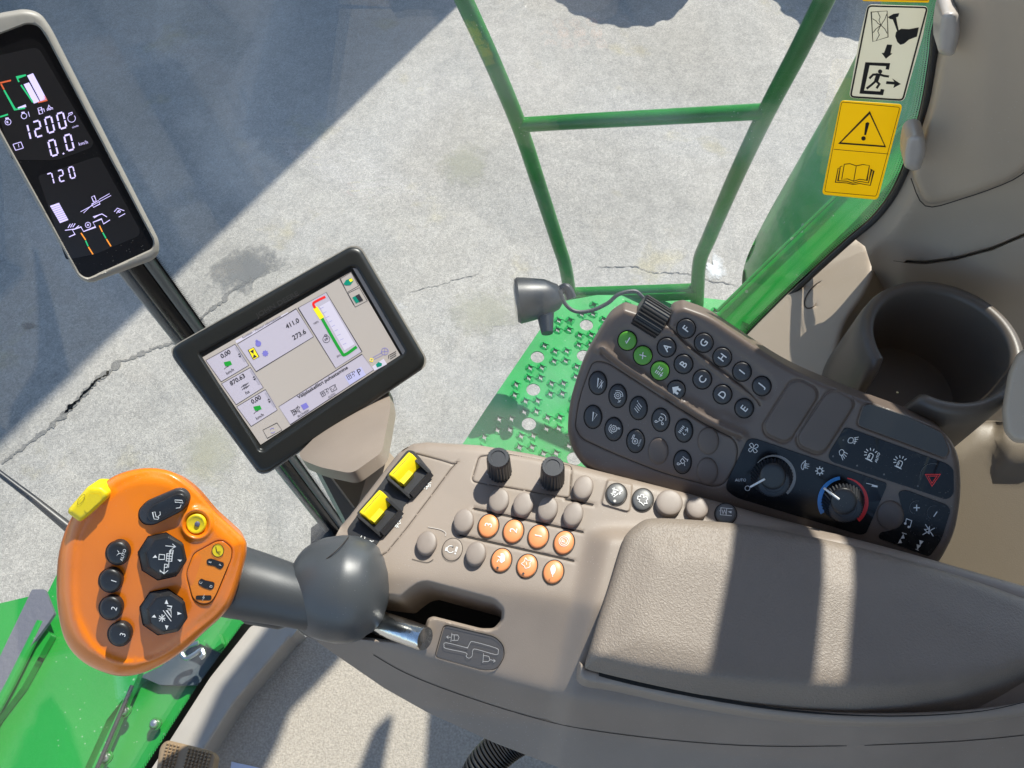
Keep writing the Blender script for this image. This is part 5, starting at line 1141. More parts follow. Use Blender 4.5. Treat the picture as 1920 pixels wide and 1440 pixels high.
quad = np.array(z2((218, 707), (1115, 190), (1410, 690), (572, 1228)))
hS = lambda k: -.0040 + .0006 + .00012 * k
sc_ = MB().add(*sheet(MF, quad, hS(0))).build('display', M['s_bg'], mo, smooth_=False)
def sq(name, P, m, k=1): return MB().add(*sheet(MF, z2(*P), hS(k))).build(name, m, sc_, smooth_=False)
boxes = [((243, 722), (418, 625), (500, 752), (335, 850)), ((337, 862), (510, 765), (588, 885), (425, 988)), ((428, 1000), (600, 897), (672, 1020), (515, 1118))]
for B_ in boxes: sq('value_tile', B_, M['s_box'])
sq('value_tile', ((432, 624), (785, 412), (890, 580), (545, 790)), M['s_box']); sq('gauge_tile', ((797, 407), (965, 314), (1180, 670), (1022, 770)), M['s_box'])
sq('filter_tile', ((680, 1000), (1180, 685), (1250, 780), (750, 1108)), M['s_box']); sq('park_tile', ((1075, 820), (1175, 760), (1205, 810), (1105, 868)), M['s_b'] if 0 else mat('screen pale blue', (.36, .36, .55), .3, emit=.25), 2)
sq('title_tile', ((420, 605), (735, 432), (742, 446), (428, 620)), M['s_w'])
S_ = lambda *p: z2(*p)
strokes('tile_outline', MF, [loop(S_(*B_)) for B_ in boxes] + [loop(S_((432, 624), (785, 412), (890, 580), (545, 790))), loop(S_((797, 407), (965, 314), (1180, 670), (1022, 770))), loop(S_((680, 1000), (1180, 685), (1250, 780), (750, 1108))), loop(S_((585, 1140), (670, 1097), (700, 1140), (612, 1190))), S_((1045, 230), (1130, 390)), loop(S_((1095, 320), (1165, 285), (1212, 365), (1140, 402))), loop(S_((1050, 232), (1115, 192), (1160, 275), (1090, 315)))], .8, hS(2), M['s_ink'], sc_)
def st(s_, x, y, size, ang, align='c', m=None, k=3, **kk):
    X, Y = z2((x, y))[0]; return textVF(MF, s_, X, Y, size, ang, hS(k), align=align, yang=kk.pop('yang', ang + 2), **kk)
mb = MB()
for a in [st('0,00', 362, 685, 8.5, -30, bold=.2), st('km/h', 388, 788, 6, -30), st('870.63', 432, 837, 8.5, -31, bold=.2), st('ha', 492, 912, 6.5, -31), st('0,00', 545, 958, 8.5, -31, bold=.2), st('km/h', 567, 1058, 6, -31),
          st('411.0', 762, 500, 9, -29, bold=.2), st('273.6', 803, 567, 9, -29, bold=.2), st('Kombain - Mootori informatsioon', 577, 520, 4.3, -29.5, stretch=1.0), st('Väljalaskefiltri puhastamine', 945, 856, 6.6, -31.5, bold=.15, stretch=1.1),
          st('100%', 905, 495, 3.6, -29), st('35%', 1040, 695, 3.6, -29), st('AUTO', 998, 933, 4, -31), st('BLOKEERI', 828, 1040, 4, -31), st('P', 1165, 790, 12, -31)]: mb.add(*a)
mb.build('display_text', M['s_ink'], sc_, smooth_=False)
gb = lambda *P: crs(S_(*P), 4, False)
MB().add(*ribbon(MF, gb((960, 340), (900, 370), (888, 385), (900, 410)), 4.5, hS(3))).build('gauge_red', M['s_r'], sc_, smooth_=False)
MB().add(*ribbon(MF, S_((898, 405), (940, 470)), 9, hS(3))).build('gauge_yellow', M['s_y'], sc_, smooth_=False)
MB().add(*ribbon(MF, gb((940, 470), (1000, 578), (1055, 670), (1078, 688), (1148, 640)), 5.5, hS(3))).build('gauge_green', M['s_g'], sc_, smooth_=False)
sq('gauge_area', ((925, 400), (985, 365), (1135, 625), (1075, 662)), M['s_w'], 2)
strokes('gauge_ticks', MF, [S_((930 + i * 17, 412 + i * 27), (950 + i * 17, 402 + i * 27)) for i in range(9)], .6, hS(3), M['s_b'], sc_)
for (x, y) in ((375, 745), (553, 1012)): sq('harvester_symbol', ((x - 25, y - 12), (x + 15, y - 20), (x + 25, y + 2), (x + 2, y + 12), (x - 15, y + 12)), M['s_g'], 3); strokes('harvester_line', MF, [S_((x - 22, y + 30), (x - 10, y + 18), (x + 5, y + 12))], .9, hS(3), M['s_ink'], sc_)
for i, (x, y) in enumerate(((445, 693), (533, 830), (622, 965))):
    Q = ((x - 20, y - 60), (x - 2, y - 70), (x + 52, y + 15), (x + 25, y + 30)); sq('scroll_tab', ((x - 27, y - 48), (x - 12, y - 57), (x + 42, y + 30), (x + 28, y + 40)), mat('scroll tab', (.34, .32, .38), .3, emit=.12), 2)
    strokes('scroll_arrow', MF, [fill(S_((x - 10, y - 2), (x - 2, y - 14), (x + 6, y - 8))), fill(S_((x - 6, y + 5), (x + 10, y - 3), (x + 6, y + 12)))], 1, hS(3), M['s_ink'], sc_)
strokes('field_symbol', MF, [S_((455 + i * 12, 885 - i * 5), (475 + i * 12, 865 - i * 5)) for i in range(3)] + [S_((460 + i * 12, 900 - i * 5), (480 + i * 12, 880 - i * 5)) for i in range(3)], 1, hS(3), M['s_ink'], sc_)
sq('hourglass_tile', ((497, 660), (530, 645), (562, 700), (528, 718)), M['s_y'], 2); strokes('hourglass_symbol', MF, [fill(S_((508, 668), (530, 655), (530, 684))), fill(S_((525, 712), (550, 700), (530, 684))), loop(S_((497, 660), (530, 645), (562, 700), (528, 718)))], .8, hS(3), M['s_ink'], sc_)
x, y = z2((558, 622))[0]; strokes('engine_symbol', MF, [fill(ell(x, y, 5, 5)), fill(ell(x - 3, y - 5, 2.5, 2.5)), loop(ell(x, y, 5, 5))], .8, hS(3), M['s_b'], sc_)
x, y = z2((600, 680))[0]; strokes('gear_symbol', MF, icon(x, y, 6.5, 0, [fill([(math.cos(t) * (.7 if i % 2 else 1), math.sin(t) * (.7 if i % 2 else 1)) for i, t in enumerate(np.linspace(0, 2 * math.pi, 16, endpoint=False))])]), 1, hS(3), M['s_b'], sc_)
x, y = z2((966, 595))[0]; strokes('engine_outline', MF, [loop(ell(x, y, 6.5, 6.5)), loop(ell(x - 1, y - 7, 2.6, 2))] + icon(x, y, 4, -30, [[(-.7, -.5), (-.7, .5)], [(-.2, .5), (-.7, 0), (-.2, -.5)], [(.2, -.5), (.2, .5), (.7, .5), (.7, -.5)]]), .8, hS(3), M['s_ink'], sc_)
def filt(x, y, extra):
    X, Y = z2((x, y))[0]; strokes('filter_symbol', MF, icon(X, Y, 9, -31, [loop([(-.9, -.5), (-.1, -.5), (-.1, .5), (-.9, .5)]), [(-.9, .1), (-.1, .1)], [(-.5, -.5), (-.5, .5)], circ(.35, .3, .25, 8, -90, 150), circ(.35, -.25, .25, 8, -90, 150), circ(.8, .3, .2, 8, -90, 150)] + extra), .8, hS(3), M['s_ink'], sc_)
filt(785, 1025, [[(-1, -.7), (.9, .8)], [(-1, .7), (.8, -.8)]]); filt(958, 915, []); filt(1115, 812, [])
sq('blue_box', ((812, 992), (845, 975), (862, 1002), (830, 1020)), M['s_b'], 3); strokes('check_box', MF, [loop(S_((985, 885), (1015, 868), (1030, 895), (1000, 912))), S_((995, 890), (1008, 902), (1022, 865))], .9, hS(3), M['s_ink'], sc_)
x, y = z2((643, 1143))[0]; strokes('refresh_symbol', MF, [arc for arc in (ell(x, y, 4.5, 4.5)[2:14], ell(x, y, 4.5, 4.5)[20:32])], .9, hS(3), M['s_b'], sc_)
sq('harvester_icon', ((1068, 265), (1085, 240), (1115, 228), (1130, 245), (1110, 270), (1085, 272)), M['s_t'], 3); sq('harvester_cab', ((1100, 238), (1118, 230), (1125, 245), (1110, 252)), M['s_y'], 4)
sq('display_icon', ((1122, 345), (1160, 325), (1185, 360), (1145, 380)), M['s_t'], 3); sq('display_icon_dark', ((1140, 335), (1163, 323), (1188, 362), (1165, 372)), M['s_ink'], 4)
sq('home_icon', ((1262, 748), (1278, 732), (1300, 740), (1298, 755), (1272, 765)), M['s_t'], 3); sq('light_tab', ((1240, 760), (1310, 712), (1330, 745), (1255, 785)), M['s_w'], 2)
x, y = z2((1317, 668))[0]; strokes('pie_symbol', MF, [loop(ell(x, y, 6.5, 6.5)), [(x - 6, y), (x + 6, y)], [(x, y - 6), (x, y + 6)]], .8, hS(3), M['s_b'], sc_)
strokes('list_symbol', MF, [S_((1345 + i * 2, 690 + i * 12), (1385 + i * 0, 668 + i * 12)) for i in range(3)] + [S_((1340, 712), (1340, 690))], 1.2, hS(3), M['s_ink'], sc_)
X, Y = z2((1237, 720))[0]; strokes('diamond_symbol', MF, icon(X, Y, 3.5, -30, [loop([(-1, 0), (0, 1), (1, 0), (0, -1)])]), 1.2, hS(3), M['s_y'], sc_); strokes('slider_line', MF, [S_((1245, 705), (1300, 675)), S_((1250, 716), (1305, 690))], .7, hS(3), M['s_b'], sc_)
# lighter slot on the right of the screen
MB().add(*sheet(MF, z2((1125, 170), (1148, 165), (1440, 665), (1425, 690)), -.0016)).build('screen_edge_trim', mat('grey screen edge', (.09, .095, .11), .3), mo, smooth_=False)
# neck and bracket
nA, nB, nC = at(650, 885, .000505), at(720, 740, .00060), at(575, 850, .00056); nN = unit(np.cross(nB - nA, nC - nA)); nN = nN if nN @ toward(650, 800) > 0 else -nN
nk = relief('neck', Frame(nA, nN), rounded([(560, 850, 6), (640, 770, 4), (726, 722, 8), (733, 760, 10), (716, 848, 12), (660, 888, 14), (600, 876, 14), (566, 862, 8)], 8), lambda x, y: .012 * np.sqrt(np.maximum(0, 1 - ((x - 655) / 112) ** 2)), M['taupe'], mo, grid=10, skirt=.012)
relief('support_arm', frame_at(640, 930, .000535, unit(toward(640, 930) + .3 * AX)), rounded([(588, 862), (632, 884), (694, 955), (655, 990)], 4), lambda x, y: 0 * x, mat('grey arm', (.20, .195, .19), .45), mo, grid=14, skirt=.02)
relief('arm_gusset', frame_at(660, 920, .000530, unit(toward(660, 920) + .3 * AX)), rounded([(606, 872), (650, 884), (702, 858), (684, 930), (668, 955)], 4), lambda x, y: 0 * x, M['trimd'], mo, grid=14, skirt=.02)
relief('support_arm', frame_at(705, 890, .000515, unit(toward(705, 890) + .3 * ZV)), rounded([(699, 866), (716, 832), (746, 866), (690, 940), (672, 945), (690, 885)], 3), lambda x, y: 0 * x, M['trim'], mo, grid=14, skirt=.02)

# ================================================================== DISPLAY ON THE CORNER POST
PD = frame_at(150, 270, .00042, unit(toward(150, 270) + .06 * Rv))
pd_ = thing('post_display', 'tall narrow corner display with pale digits and grey rim', 'display', PD.pt(150, 270) - ZV * .1)
z1 = Z(0, 0, 2.6675)
po_ = rounded([(-110, 60, 20), (0, 24, 10), (48, 16, 16), (76, 24, 20), (96, 52, 20), (299, 452, 14), (298, 476, 14), (286, 488, 12), (170, 531, 18), (150, 524, 14), (138, 506, 16), (-60, 150, 20)], 12)
pi_ = rounded([(-95, 96, 10), (0, 64, 10), (52, 44, 20), (72, 48, 14), (86, 68, 20), (288, 452, 12), (286, 466, 8), (164, 522, 12), (150, 514, 12), (-50, 150, 10)], 9)
def HP(x, y): return eround(np.maximum(sdf(x, y, po_), 0), 11, .006) - .0035 * smooth((sdf(x, y, pi_) + 3) / 4)
relief('rim', PD, po_, HP, M['monback'], pd_, grid=16, rings=(1, 2.5, 5, 8, 12), feats=[(pi_, True)], fd=(0, 1.5, 3, 5), skirt=.03)
face = MB().add(*sheet(PD, pi_, -.0030)).build('face', M['gloss'], pd_, smooth_=False)
hD = lambda k: -.0030 + .00012 * k
for P in ([(-90, 300), (0, 275), (175, 238), (200, 250), (470, 715), (455, 740), (290, 800), (60, 800)], [(190, 880), (480, 785), (500, 788), (700, 1150), (695, 1180), (480, 1270), (330, 1300)]):
    MB().add(*sheet(PD, rounded(z1(*P), 6), hD(1))).build('pane', M['lcdp'], face, smooth_=False)
def seg(ch, x, y, s, ang, sk=12):
    D = {'0': 'abcdef', '1': 'bc', '2': 'abged', '7': 'abc'}; Pp = {'a': ((0, 2), (1, 2)), 'b': ((1, 2), (1, 1)), 'c': ((1, 1), (1, 0)), 'd': ((0, 0), (1, 0)), 'e': ((0, 0), (0, 1)), 'f': ((0, 1), (0, 2)), 'g': ((0, 1), (1, 1))}
    out_ = []
    a = math.radians(ang); b_ = math.radians(90 - sk)
    for k in D[ch]:
        (x0, y0), (x1, y1) = Pp[k]; L = []
        for u, v in ((x0 + (x1 - x0) * .1, y0 + (y1 - y0) * .1), (x1 - (x1 - x0) * .1, y1 - (y1 - y0) * .1)):
            u, v = u * s * .95, v * s; L.append((x + u * math.cos(a) + v * math.sin(a) * 1 - v * .0, y + u * math.sin(a) - v * math.cos(a)))
        out_.append(L)
    return out_
def digits(s_, x0, y0, x1, y1, s, w):
    L = []
    ang = math.degrees(math.atan2(y1 - y0, x1 - x0)); n = len(s_)
    for i, ch in enumerate(s_):
        t = i / (n - 1) if n > 1 else 0
        # photo digits stand on a slanted base but their stems lean back to the upper left
        X, Y = x0 + (x1 - x0) * t, y0 + (y1 - y0) * t
        if ch == '.': L.append([(X, Y), (X + .8, Y + 1.2)]); continue
        D = {'0': 'abcdef', '1': 'bc', '2': 'abged', '7': 'abc'}; Pp = {'a': ((0, 2), (1, 2)), 'b': ((1, 2), (1, 1)), 'c': ((1, 1), (1, 0)), 'd': ((0, 0), (1, 0)), 'e': ((0, 0), (0, 1)), 'f': ((0, 1), (0, 2)), 'g': ((0, 1), (1, 1))}
        u = np.array((math.cos(math.radians(-17)), math.sin(math.radians(-17)))) * s * .85; v = np.array((-.24, -.97)) * s
        for k in D[ch]:
            (a0, b0), (a1, b1) = Pp[k]; p, q = u * a0 + v * b0, u * a1 + v * b1; L.append([(X + p[0] + (q - p)[0] * .09, Y + p[1] + (q - p)[1] * .09), (X + q[0] - (q - p)[0] * .09, Y + q[1] - (q - p)[1] * .09)])
    return L
strokes('speed_digits', PD, digits('1200', 46, 265, 113, 242, 14.5, 3), 3.2, hD(3), M['lcd'], face)
strokes('speed_digits', PD, digits('0', 97, 293, 97, 293, 14.5, 3) + digits('0', 127, 283, 127, 283, 14.5, 3) + [[(118, 287), (120, 289)]], 3.2, hD(3), M['lcd'], face)
strokes('lower_digits', PD, digits('720', 93, 347, 133, 335, 10.5, 2), 2.4, hD(3), M['lcd'], face)
mb = MB(); mb.add(*textVF(PD, 'km/h', 156, 268, 6.5, -14, hD(3))); mb.add(*textVF(PD, 'n/min', 141, 237, 4, -18, hD(3))); mb.add(*textVF(PD, '1', 35, 273, 7, -12, hD(3))); mb.add(*ribbon(PD, rounded(z1((65, 722), (105, 710), (117, 740), (78, 752)), 1), 1.3, hD(3), True))
mb.build('unit_text', M['lcd'], face, smooth_=False)
for q_ in (((135, 378), (165, 366), (235, 498), (202, 506)), ((118, 422), (145, 412), (198, 508), (170, 518)), ((88, 538), (128, 522), (132, 534), (92, 548)), ((250, 1030), (295, 1014), (342, 1100), (300, 1116))):
    strokes('level_bar', PD, [fill(z1(*q_))], 1, hD(2), M['lcd'], face)
strokes('level_bar_line', PD, [z1((254 + i * 5.5, 1040 + i * 9.5), (300 + i * 5.5, 1024 + i * 9.5)) for i in range(8)], .6, hD(3), M['black'], face)
strokes('green_scale', PD, [z1((130, 375), (85, 388), (95, 410)), z1((105, 425), (165, 512)), z1((20, 450), (75, 548), (125, 540)), z1((0, 585), (40, 572))], 3, hD(2), M['lcdg'], face)
strokes('red_scale', PD, [z1((0, 415), (55, 402)), z1((190, 512), (232, 498), (222, 480)), z1((5, 420), (20, 448))], 3, hD(2), M['lcdr'], face)
sy = lambda x, y, s, a, it, w_=1.2: strokes('symbol', PD, icon(*z1((x, y))[0], s, a, it), w_, hD(3), M['lcd'], face)
eng = [loop(circ(0, 0, .8, 14)), loop([(-.4, .8), (.4, .8), (.4, 1.1), (-.4, 1.1)])]
sy(40, 610, 7, -15, eng + [[(-.3, -.3), (-.3, .3)], [(.1, .3), (-.3, 0), (.1, -.3)]], 1.1); sy(120, 580, 6.5, -15, eng + [[(1.5, .9), (1.5, -.6)]], 1.1); sy(205, 553, 6.5, -15, [loop([(-.7, -.9), (.3, -.9), (.3, .9), (-.7, .9)]), [(-.6, .2), (.2, .2)], [(.4, .3), (.9, .3), (.9, -.6)]], 1.1)
sy(248, 540, 6, -15, [[(-1, -.6), (-.4, -.4), (0, -.6), (.5, -.4), (1, -.6)], [(-1, -.2), (-.4, 0), (0, -.2), (.5, 0), (1, -.2)], [(-.5, .1), (0, .9), (.3, .1)]], 1.1); sy(358, 592, 8, -15, [circ(0, 0, .9, 14, 70, 390), [(-.4, .9), (-.4, 1.3), (.5, 1.3), (.5, .9)]], 1.1)
sy(480, 1020, 14, -22, [[(-2.3, -.2), (2.3, .3)], [(-2, -.5), (-.5, .1)], [(.6, .4), (2.2, .6)], loop([(-.5, -.3), (.5, -.2), (.5, .3), (-.5, .2)]), loop([(-.2, .4), (.2, .4), (.2, 1.1), (-.2, 1.1)])], 1.0)
sy(598, 1060, 9, -25, [[(-1.0, .5), (-.1, .9), (1.0, -.2)], [(-.7, 0), (-.1, .4)], loop(circ(0, .1, .2, 8)), [(-.6, -.9), (.9, -.8)]], 1.3)
strokes('harness_symbol', PD, [z1((345, 1185), (375, 1172), (362, 1150), (405, 1135), (418, 1158), (478, 1135), (465, 1112), (508, 1095), (518, 1120), (550, 1100)), z1((325, 1152), (375, 1145), (395, 1128)), z1((465, 1085), (510, 1070), (535, 1085)), z1((340, 1140), (352, 1120)), z1((352, 1138), (364, 1118)), z1((364, 1136), (376, 1118)), z1((470, 1090), (500, 1072))], 1.5, hD(3), M['lcd'], face)
x, y = z1((440, 1125))[0]; strokes('symbol', PD, [loop(ell(x, y, 5, 5)), [(x - 2, y - 2), (x + 2, y + 2)], [(x + 2, y - 2), (x - 2, y + 2)]], 1, hD(3), M['lcd'], face)
strokes('orange_trace', PD, [z1((405, 1165), (428, 1200)), z1((442, 1235), (465, 1272)), z1((497, 1128), (512, 1160)), z1((532, 1195), (555, 1232))], 2.4, hD(3), mat('lcd orange', (.75, .25, .03), .3, emit=.45), face)
strokes('green_trace', PD, [z1((428, 1203), (441, 1232)), z1((514, 1163), (530, 1192))], 2.4, hD(3), M['lcdg'], face)

# ================================================================== JOYSTICK
JF = frame_at(280, 1070, .00038, unit(np.array((.17, -.72, .92))))
jo = thing('multifunction_lever', 'glossy orange control lever with black thumb keys on a grey grip', 'control lever', CF.pt(760, 1180) - ZV * .05)
z3 = Z(90, 860, 3.4286)
jp = z3((600, 62), (740, 68), (850, 110), (960, 200), (1080, 340), (1200, 450), (1268, 520), (1278, 590), (1262, 680), (1228, 800), (1180, 930), (1110, 1020), (1010, 1110), (900, 1210), (760, 1310), (600, 1380), (470, 1398), (350, 1370), (230, 1310), (140, 1220), (90, 1110), (62, 960), (55, 820), (64, 640), (100, 490), (150, 380), (240, 260), (340, 170), (450, 100))
jo_ = crs(jp, 5)
inner = crs(z3((620, 90), (740, 96), (840, 150), (950, 240), (1060, 360), (1180, 470), (1235, 540), (1240, 600), (1222, 690), (1190, 790), (1130, 920), (1060, 1010), (940, 1100), (820, 1200), (700, 1270), (560, 1300), (440, 1290), (330, 1230), (250, 1130), (190, 1000), (175, 850), (180, 680), (200, 520), (250, 400), (340, 270), (450, 160)), 4)
btnwell = np.array(z3((955, 420))[0])
tabp = rounded(z3((1080, 530, ), (1130, 528), (1185, 575), (1180, 640), (1080, 880), (1045, 930), (985, 938), (930, 905), (893, 760), (893, 720), (935, 610)), 8)
def HJ(x, y):
    x = np.asarray(x, float); y = np.asarray(y, float)
    d = np.maximum(sdf(x, y, jo_), 0); di = sdf(x, y, inner)
    h = eround(d, 34, .013) + .0018 * smooth((di + 2) / 14) * 0 - .0020 * smooth((di + 6) / 12)
    h = h + .004 * smooth(d / 150)
    r = np.hypot(x - btnwell[0], y - btnwell[1]); h = h + .0020 * np.exp(-((r - 27) / 5.0) ** 2) - .0022 * smooth((24 - r) / 6)
    h = h - .0006 * np.exp(-(np.abs(sdf(x, y, tabp)) / 1.3) ** 2)
    return h
relief('orange_shell', JF, jo_, HJ, M['orange'], jo, grid=7, rings=(.6, 1.5, 3, 5, 8, 12, 17, 23, 30), feats=[(tabp, True), (ell(*btnwell, 27, 27), True)], fd=(0, 1.3, 3, 6), skirt=.02, taper=.10, step=4)
c = np.mean(jo_, 0); bk = c + (jo_ - c) * 1.0
JB = Frame(JF.P0 - JF.N * .0345, JF.N)
relief('lower_shell', JB, c + (jo_ - c) * .93, 0, M['grip'], jo, grid=20, skirt=.02, taper=.3)
strokes('label_inlay_edge', JF, [loop(tabp)], 1.0, lambda x, y: HJ(x, y) + .0004, M['line'], jo)
ti = MB().add(*sheet(JF, np.mean(tabp, 0) + (tabp - np.mean(tabp, 0)) * .96, lambda x, y: HJ(x, y) * 0 + float(HJ(np.array([1040 / 3.4286 + 90]), np.array([860 + 740 / 3.4286]))[0]) + .0009)).build('label_inlay', M['orange2'], jo, smooth_=False)
hj = lambda x, y: x * 0 + float(HJ(np.array([393.]), np.array([1076.]))[0]) + .0012
hj2 = lambda x, y: hj(x, y) + .0003
strokes('seat_symbol', JF, [fill(ell(*z3((1092, 591))[0], 11, 12))], 1, hj, M['yellow'], ti); strokes('seat_symbol', JF, [loop(ell(*z3((1092, 591))[0], 11, 12)), z3((1078, 565), (1085, 600), (1110, 600)), z3((1088, 600), (1105, 618))], 1.1, hj2, M['ink'], ti)
def pill(P, r, items, lets):
    strokes('print_patch', JF, [fill(rounded(z3(*P), r))], 1, hj, M['ink'], ti)
    for s_, x, y in lets: X, Y = z3((x, y))[0]; text('print', JF, s_, X, Y, 5.0, -75, hj2, M['white'], ti)
pill(((1018, 650), (1045, 640), (1130, 668), (1132, 690), (1110, 712), (1090, 705), (1070, 690), (1022, 682)), 4, [], (('E', 1042, 664), ('F', 1108, 682)))
pill(((965, 790), (985, 768), (1005, 780), (1072, 795), (1068, 830), (1048, 845), (1000, 830), (968, 810)), 4, [], (('C', 982, 797), ('D', 1048, 820)))
pill(((950, 880), (1050, 878), (1052, 902), (1040, 910), (950, 905)), 3, [], (('~o~', 1000, 893),))
# thumb keys
def jh(x, y): return float(HJ(np.array([float(x)]), np.array([float(y)]))[0])
for (x, y), s_ in (((448, 606), 'AUTO'), ((402, 783), '1'), ((404, 960), '2'), ((460, 1128), '3')):
    X, Y = z3((x, y))[0]; b0 = jh(X, Y)
    strokes('key_recess', JF, [fill(ell(X, Y, 23.5, 23.5))], 1, lambda a, b: HJ(a, b) + .0005, mat('recess', (.01, .008, .006), .6), jo)
    o = button('thumb_key', JF, X + .5, Y, 21, 22, 0, b0 - .002, b0 + .0065, M['black'], jo, .0018, .0003)
    X, Y = X + 6, Y
    if s_ == 'AUTO':
        text('print', JF, s_, X + 4, Y + 4, 6, -72, b0 + .0072, M['white'], o); strokes('symbol', JF, icon(X - 4, Y, 6.5, -20, [fill([(0, .1), (-.2, 1), (.25, .2)]), fill([(0, 0), (-1, -.6), (.0, -.25)]), fill([(0, 0), (1, -.5), (.1, -.3)])]), 1, b0 + .0072, M['white'], o)
    else: text('numeral', JF, s_, X, Y + 1, 11, -72, b0 + .0072, M['white'], o)
def octo(pc, R1_, pt_, R2_, rot):
    X, Y = z3(pc)[0]; b0 = jh(X, Y); a = [(X + R1_ * math.cos(math.radians(rot + 45 * i)), Y + R1_ * math.sin(math.radians(rot + 45 * i))) for i in range(8)]
    strokes('key_recess', JF, [fill([(X + (p[0] - X) * 1.04, Y + (p[1] - Y) * 1.04) for p in a])], 1, lambda u, v: HJ(u, v) + .0006, M['deep'], jo)
    X2, Y2 = z3(pt_)[0]; V = []; F = []
    lv = [(X, Y, R1_, b0 - .001), (X, Y, R1_ * .98, b0 + .004), (X2, Y2, R2_ * 1.16, b0 + .0062), (X2, Y2, R2_, b0 + .0088), (X2, Y2, R2_ * .97, b0 + .0090)]
    for cx, cy, R0, h in lv:
        for i in range(8): q = math.radians(rot + 45 * i); V.append(JF.pt(cx + R0 * math.cos(q), cy + R0 * math.sin(q), h))
    for i in range(len(lv) - 1):
        for j in range(8): F.append((i * 8 + j, i * 8 + (j + 1) % 8, (i + 1) * 8 + (j + 1) % 8, (i + 1) * 8 + j))
    F.append(tuple((len(lv) - 1) * 8 + j for j in range(8)))
    bm = bmesh.new(); vs = [bm.verts.new(v) for v in V]; [bm.faces.new([vs[i] for i in f]) for f in F]; bmesh.ops.recalc_face_normals(bm, faces=bm.faces[:])
    bmesh.ops.bevel(bm, geom=[e for e in bm.edges if len(e.link_faces) == 2 and e.calc_face_angle(0) > .4], offset=.0004, segments=2, affect='EDGES')
    V = [tuple(v.co) for v in bm.verts]; F = [tuple(v.index for v in f.verts) for f in bm.faces]; bm.verts.index_update()
    F = [tuple(v.index for v in f.verts) for f in bm.faces]; bm.free()
    return obj('octagon_key', V, F, M['black'], jo, angle=25), b0 + .0094
o, hh_ = octo((732, 628), 44.5, (755, 628), 36, 10)
T3 = lambda *p: z3(*p)
strokes('symbol', JF, [fill(T3((690, 618), (702, 636), (672, 638))), fill(T3((832, 648), (862, 650), (848, 664))), T3((755, 560), (820, 566)), T3((800, 548), (820, 566), (796, 578)), T3((718, 725), (755, 735)), T3((718, 715), (745, 740), (772, 718)), T3((745, 740), (748, 700)), loop(T3((715, 615), (750, 618), (748, 648), (712, 648))),
    loop(T3((765, 610), (800, 612), (795, 660), (760, 658))), T3((782, 590), (775, 700)), loop(T3((790, 585), (805, 588), (800, 612), (788, 610))), loop(T3((750, 678), (768, 680), (765, 700), (748, 698))), T3((765, 625), (798, 628)), T3((763, 642), (796, 645))], 1.3, hh_, M['white'], o)
o, hh_ = octo((738, 985), 43.5, (765, 995), 35, 12)
strokes('symbol', JF, [fill(T3((762, 905), (750, 932), (774, 936))), fill(T3((666, 1020), (696, 1022), (684, 1002))), fill(T3((832, 984), (860, 996), (832, 1005))), fill(T3((752, 1070), (775, 1074), (762, 1100))), T3((715, 1010), (752, 1040)), T3((750, 1005), (715, 1045)), T3((733, 1000), (735, 1050)), T3((712, 1026), (755, 1026)),
    T3((740, 975), (792, 1045)), loop(T3((762, 975), (790, 975), (795, 1020))), T3((765, 945), (795, 950), (790, 968), (768, 965))], 1.5, hh_, M['white'], o)
# rocker
ro_ = rounded(z3((585, 330), (640, 270), (820, 195), (870, 198), (908, 240), (905, 285), (860, 335), (680, 425), (620, 420), (588, 385)), 10); b0 = jh(305, 950)
strokes('key_recess', JF, [fill(np.mean(ro_, 0) + (ro_ - np.mean(ro_, 0)) * 1.04)], 1, lambda u, v: HJ(u, v) + .0005, M['deep'], jo)
ri = np.array(z3((640, 345), (665, 305), (830, 222), (870, 225), (893, 255), (885, 300), (850, 325), (700, 405), (665, 405), (640, 380)))
o = button('rocker_switch', JF, 0, 0, 0, 0, 0, b0 - .002, b0 + .0035, M['kblack'], jo, .0012, .0002, outline=dense(ro_, 5))
o2 = button('rocker_face', JF, 0, 0, 0, 0, 0, b0 + .002, b0 + .0058, M['black'], o, .0010, -.0004, outline=dense(rounded(ri, 8), 5))
strokes('symbol', JF, [loop(T3((672, 345), (688, 342), (694, 372), (712, 378), (708, 390), (682, 388))), T3((720, 340), (722, 360), (706, 372)), loop(T3((815, 265), (862, 268), (868, 285), (838, 280), (818, 280))), T3((822, 318), (848, 315), (856, 296))], 1.1, b0 + .0060, M['white'], o2)
X, Y = z3((952, 418))[0]; b0 = jh(X, Y); o = button('yellow_button', JF, X, Y, 19, 19, 0, b0 - .001, b0 + .003, M['yellow2'], jo, .0012, -.0008); button('button_centre', JF, X + 2, Y + 1, 5, 5, 0, b0 + .001, b0 + .0034, mat('blue grey centre', (.12, .12, .19), .4), o, .0004, .0002)
# yellow trigger on the upper left edge
TF = Frame(JF.P0 + JF.N * .002, JF.N)
yo = rounded(z3((262, 172, ), (345, 175), (392, 215), (388, 250), (255, 375), (205, 408), (128, 350), (130, 325)), 6)
o = relief('edge_button', TF, yo, lambda x, y: .004 + eround(np.maximum(sdf(x, y, yo), 0), 9, .004), M['yellow'], jo, grid=6, rings=(1, 2.5, 5, 8), skirt=.018)
rp2 = rounded(z3((262, 225), (330, 225), (345, 262), (250, 350), (232, 330)), 3)
strokes('ribbed_patch', TF, [fill(rp2)], 1, .0044, M['yellow2'], o); strokes('symbol', TF, [loop(ell(*z3((213, 262))[0], 4, 11, 35))], .9, .0046, mat('olive print', (.3, .25, .02), .5), o)
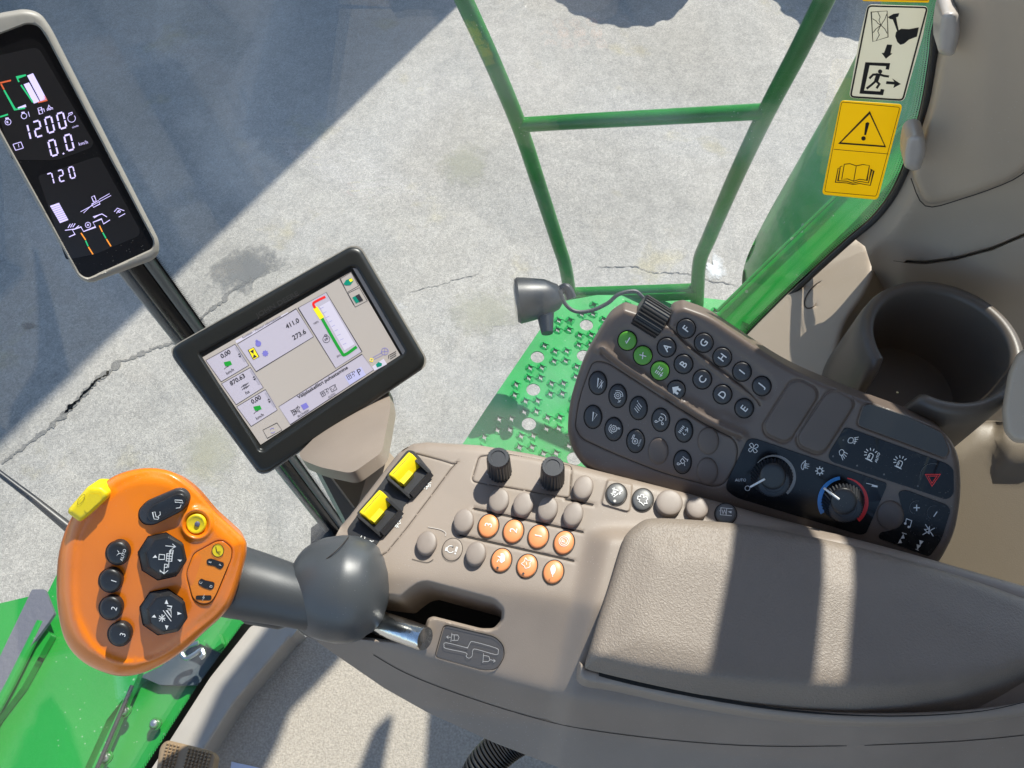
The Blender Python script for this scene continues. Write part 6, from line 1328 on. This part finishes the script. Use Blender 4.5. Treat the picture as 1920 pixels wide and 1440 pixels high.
# grip, boot and shaft
k1, k2 = .00041, .000425
def pw(x, y, k): return at(x, y, k)
path = [(395, 1080, .000425, 64), (440, 1090, .00042, 66), (480, 1100, .00042, 63), (520, 1110, .00042, 59), (550, 1118, .00042, 56), (572, 1122, .00042, 56), (586, 1123, .00042, 60), (598, 1122, .000425, 70), (606, 1120, .00043, 78)]
V, F = loft([pw(*p[:3]) for p in path], [p[3] * p[2] * 1.0 for p in path], 48, up=toward(500, 1100)); obj('grip', V, F, M['grip'], jo)
bp2 = [(550, 1098, .00044, 4), (553, 1098, .00044, 26), (561, 1099, .00044, 48), (574, 1100, .00044, 66), (592, 1101, .000438, 82), (614, 1102, .000434, 93), (640, 1103, .00043, 98), (664, 1104, .00043, 97), (686, 1104, .00043, 89), (704, 1105, .00043, 76), (717, 1105, .00043, 57), (726, 1105, .00043, 30), (729, 1105, .00043, 3)]
bp2 = [(pa[0] + (pb2[0] - pa[0]) * t, pa[1] + (pb2[1] - pa[1]) * t, pa[2] + (pb2[2] - pa[2]) * t, pa[3] + (pb2[3] - pa[3]) * t) for pa, pb2 in zip(bp2[:-1], bp2[1:]) for t in (0, .5)] + [bp2[-1]]
P = [pw(*p[:3]) for p in bp2]; V, F = loft(P, [p[3] * p[2] for p in bp2], 64, up=toward(640, 1100)); obj('boot', V, F, M['boot'], jo)
# thumb rest underneath the grip
V, F = loft([pw(425, 1130, .00043), pw(470, 1142, .00043), pw(530, 1152, .00043), pw(560, 1162, .00043)], [.004, .012, .012, .003], 20); obj('grip_ridge', V, F, M['grip'], jo)
# seam on the boot
ctr_ = pw(650, 1104, .00043); sm = []
for t in np.linspace(0, 1, 24):
    x = 655 + (585 - 655) * t + 12 * math.sin(t * 3.1); y = 1006 + (1068 - 1006) * t ** 1.3; u_ = unit(pw(x, y, .00043) - ctr_); r_ = np.linalg.norm(pw(x, y, .00043) - ctr_)
    R0 = 97 * .00043; zc_ = math.sqrt(max(0, R0 ** 2 - r_ ** 2)) if r_ < R0 else 0; sm.append(pw(x, y, .00043) + toward(x, y) * (zc_ * .985 + .0002))
obj('boot_seam', *loft(sm, .0004, 6), M['line'], jo)
A = pw(660, 1150, .000455); B_ = CF.pt(790, 1195, -.012); V, F = loft([A, B_ + (B_ - A) * .02, B_ + (B_ - A) * .05, B_ + (B_ - A) * .06], [.0098, .0098, .009, .004], 32); obj('chrome_shaft', V, F, M['chrome'], jo)
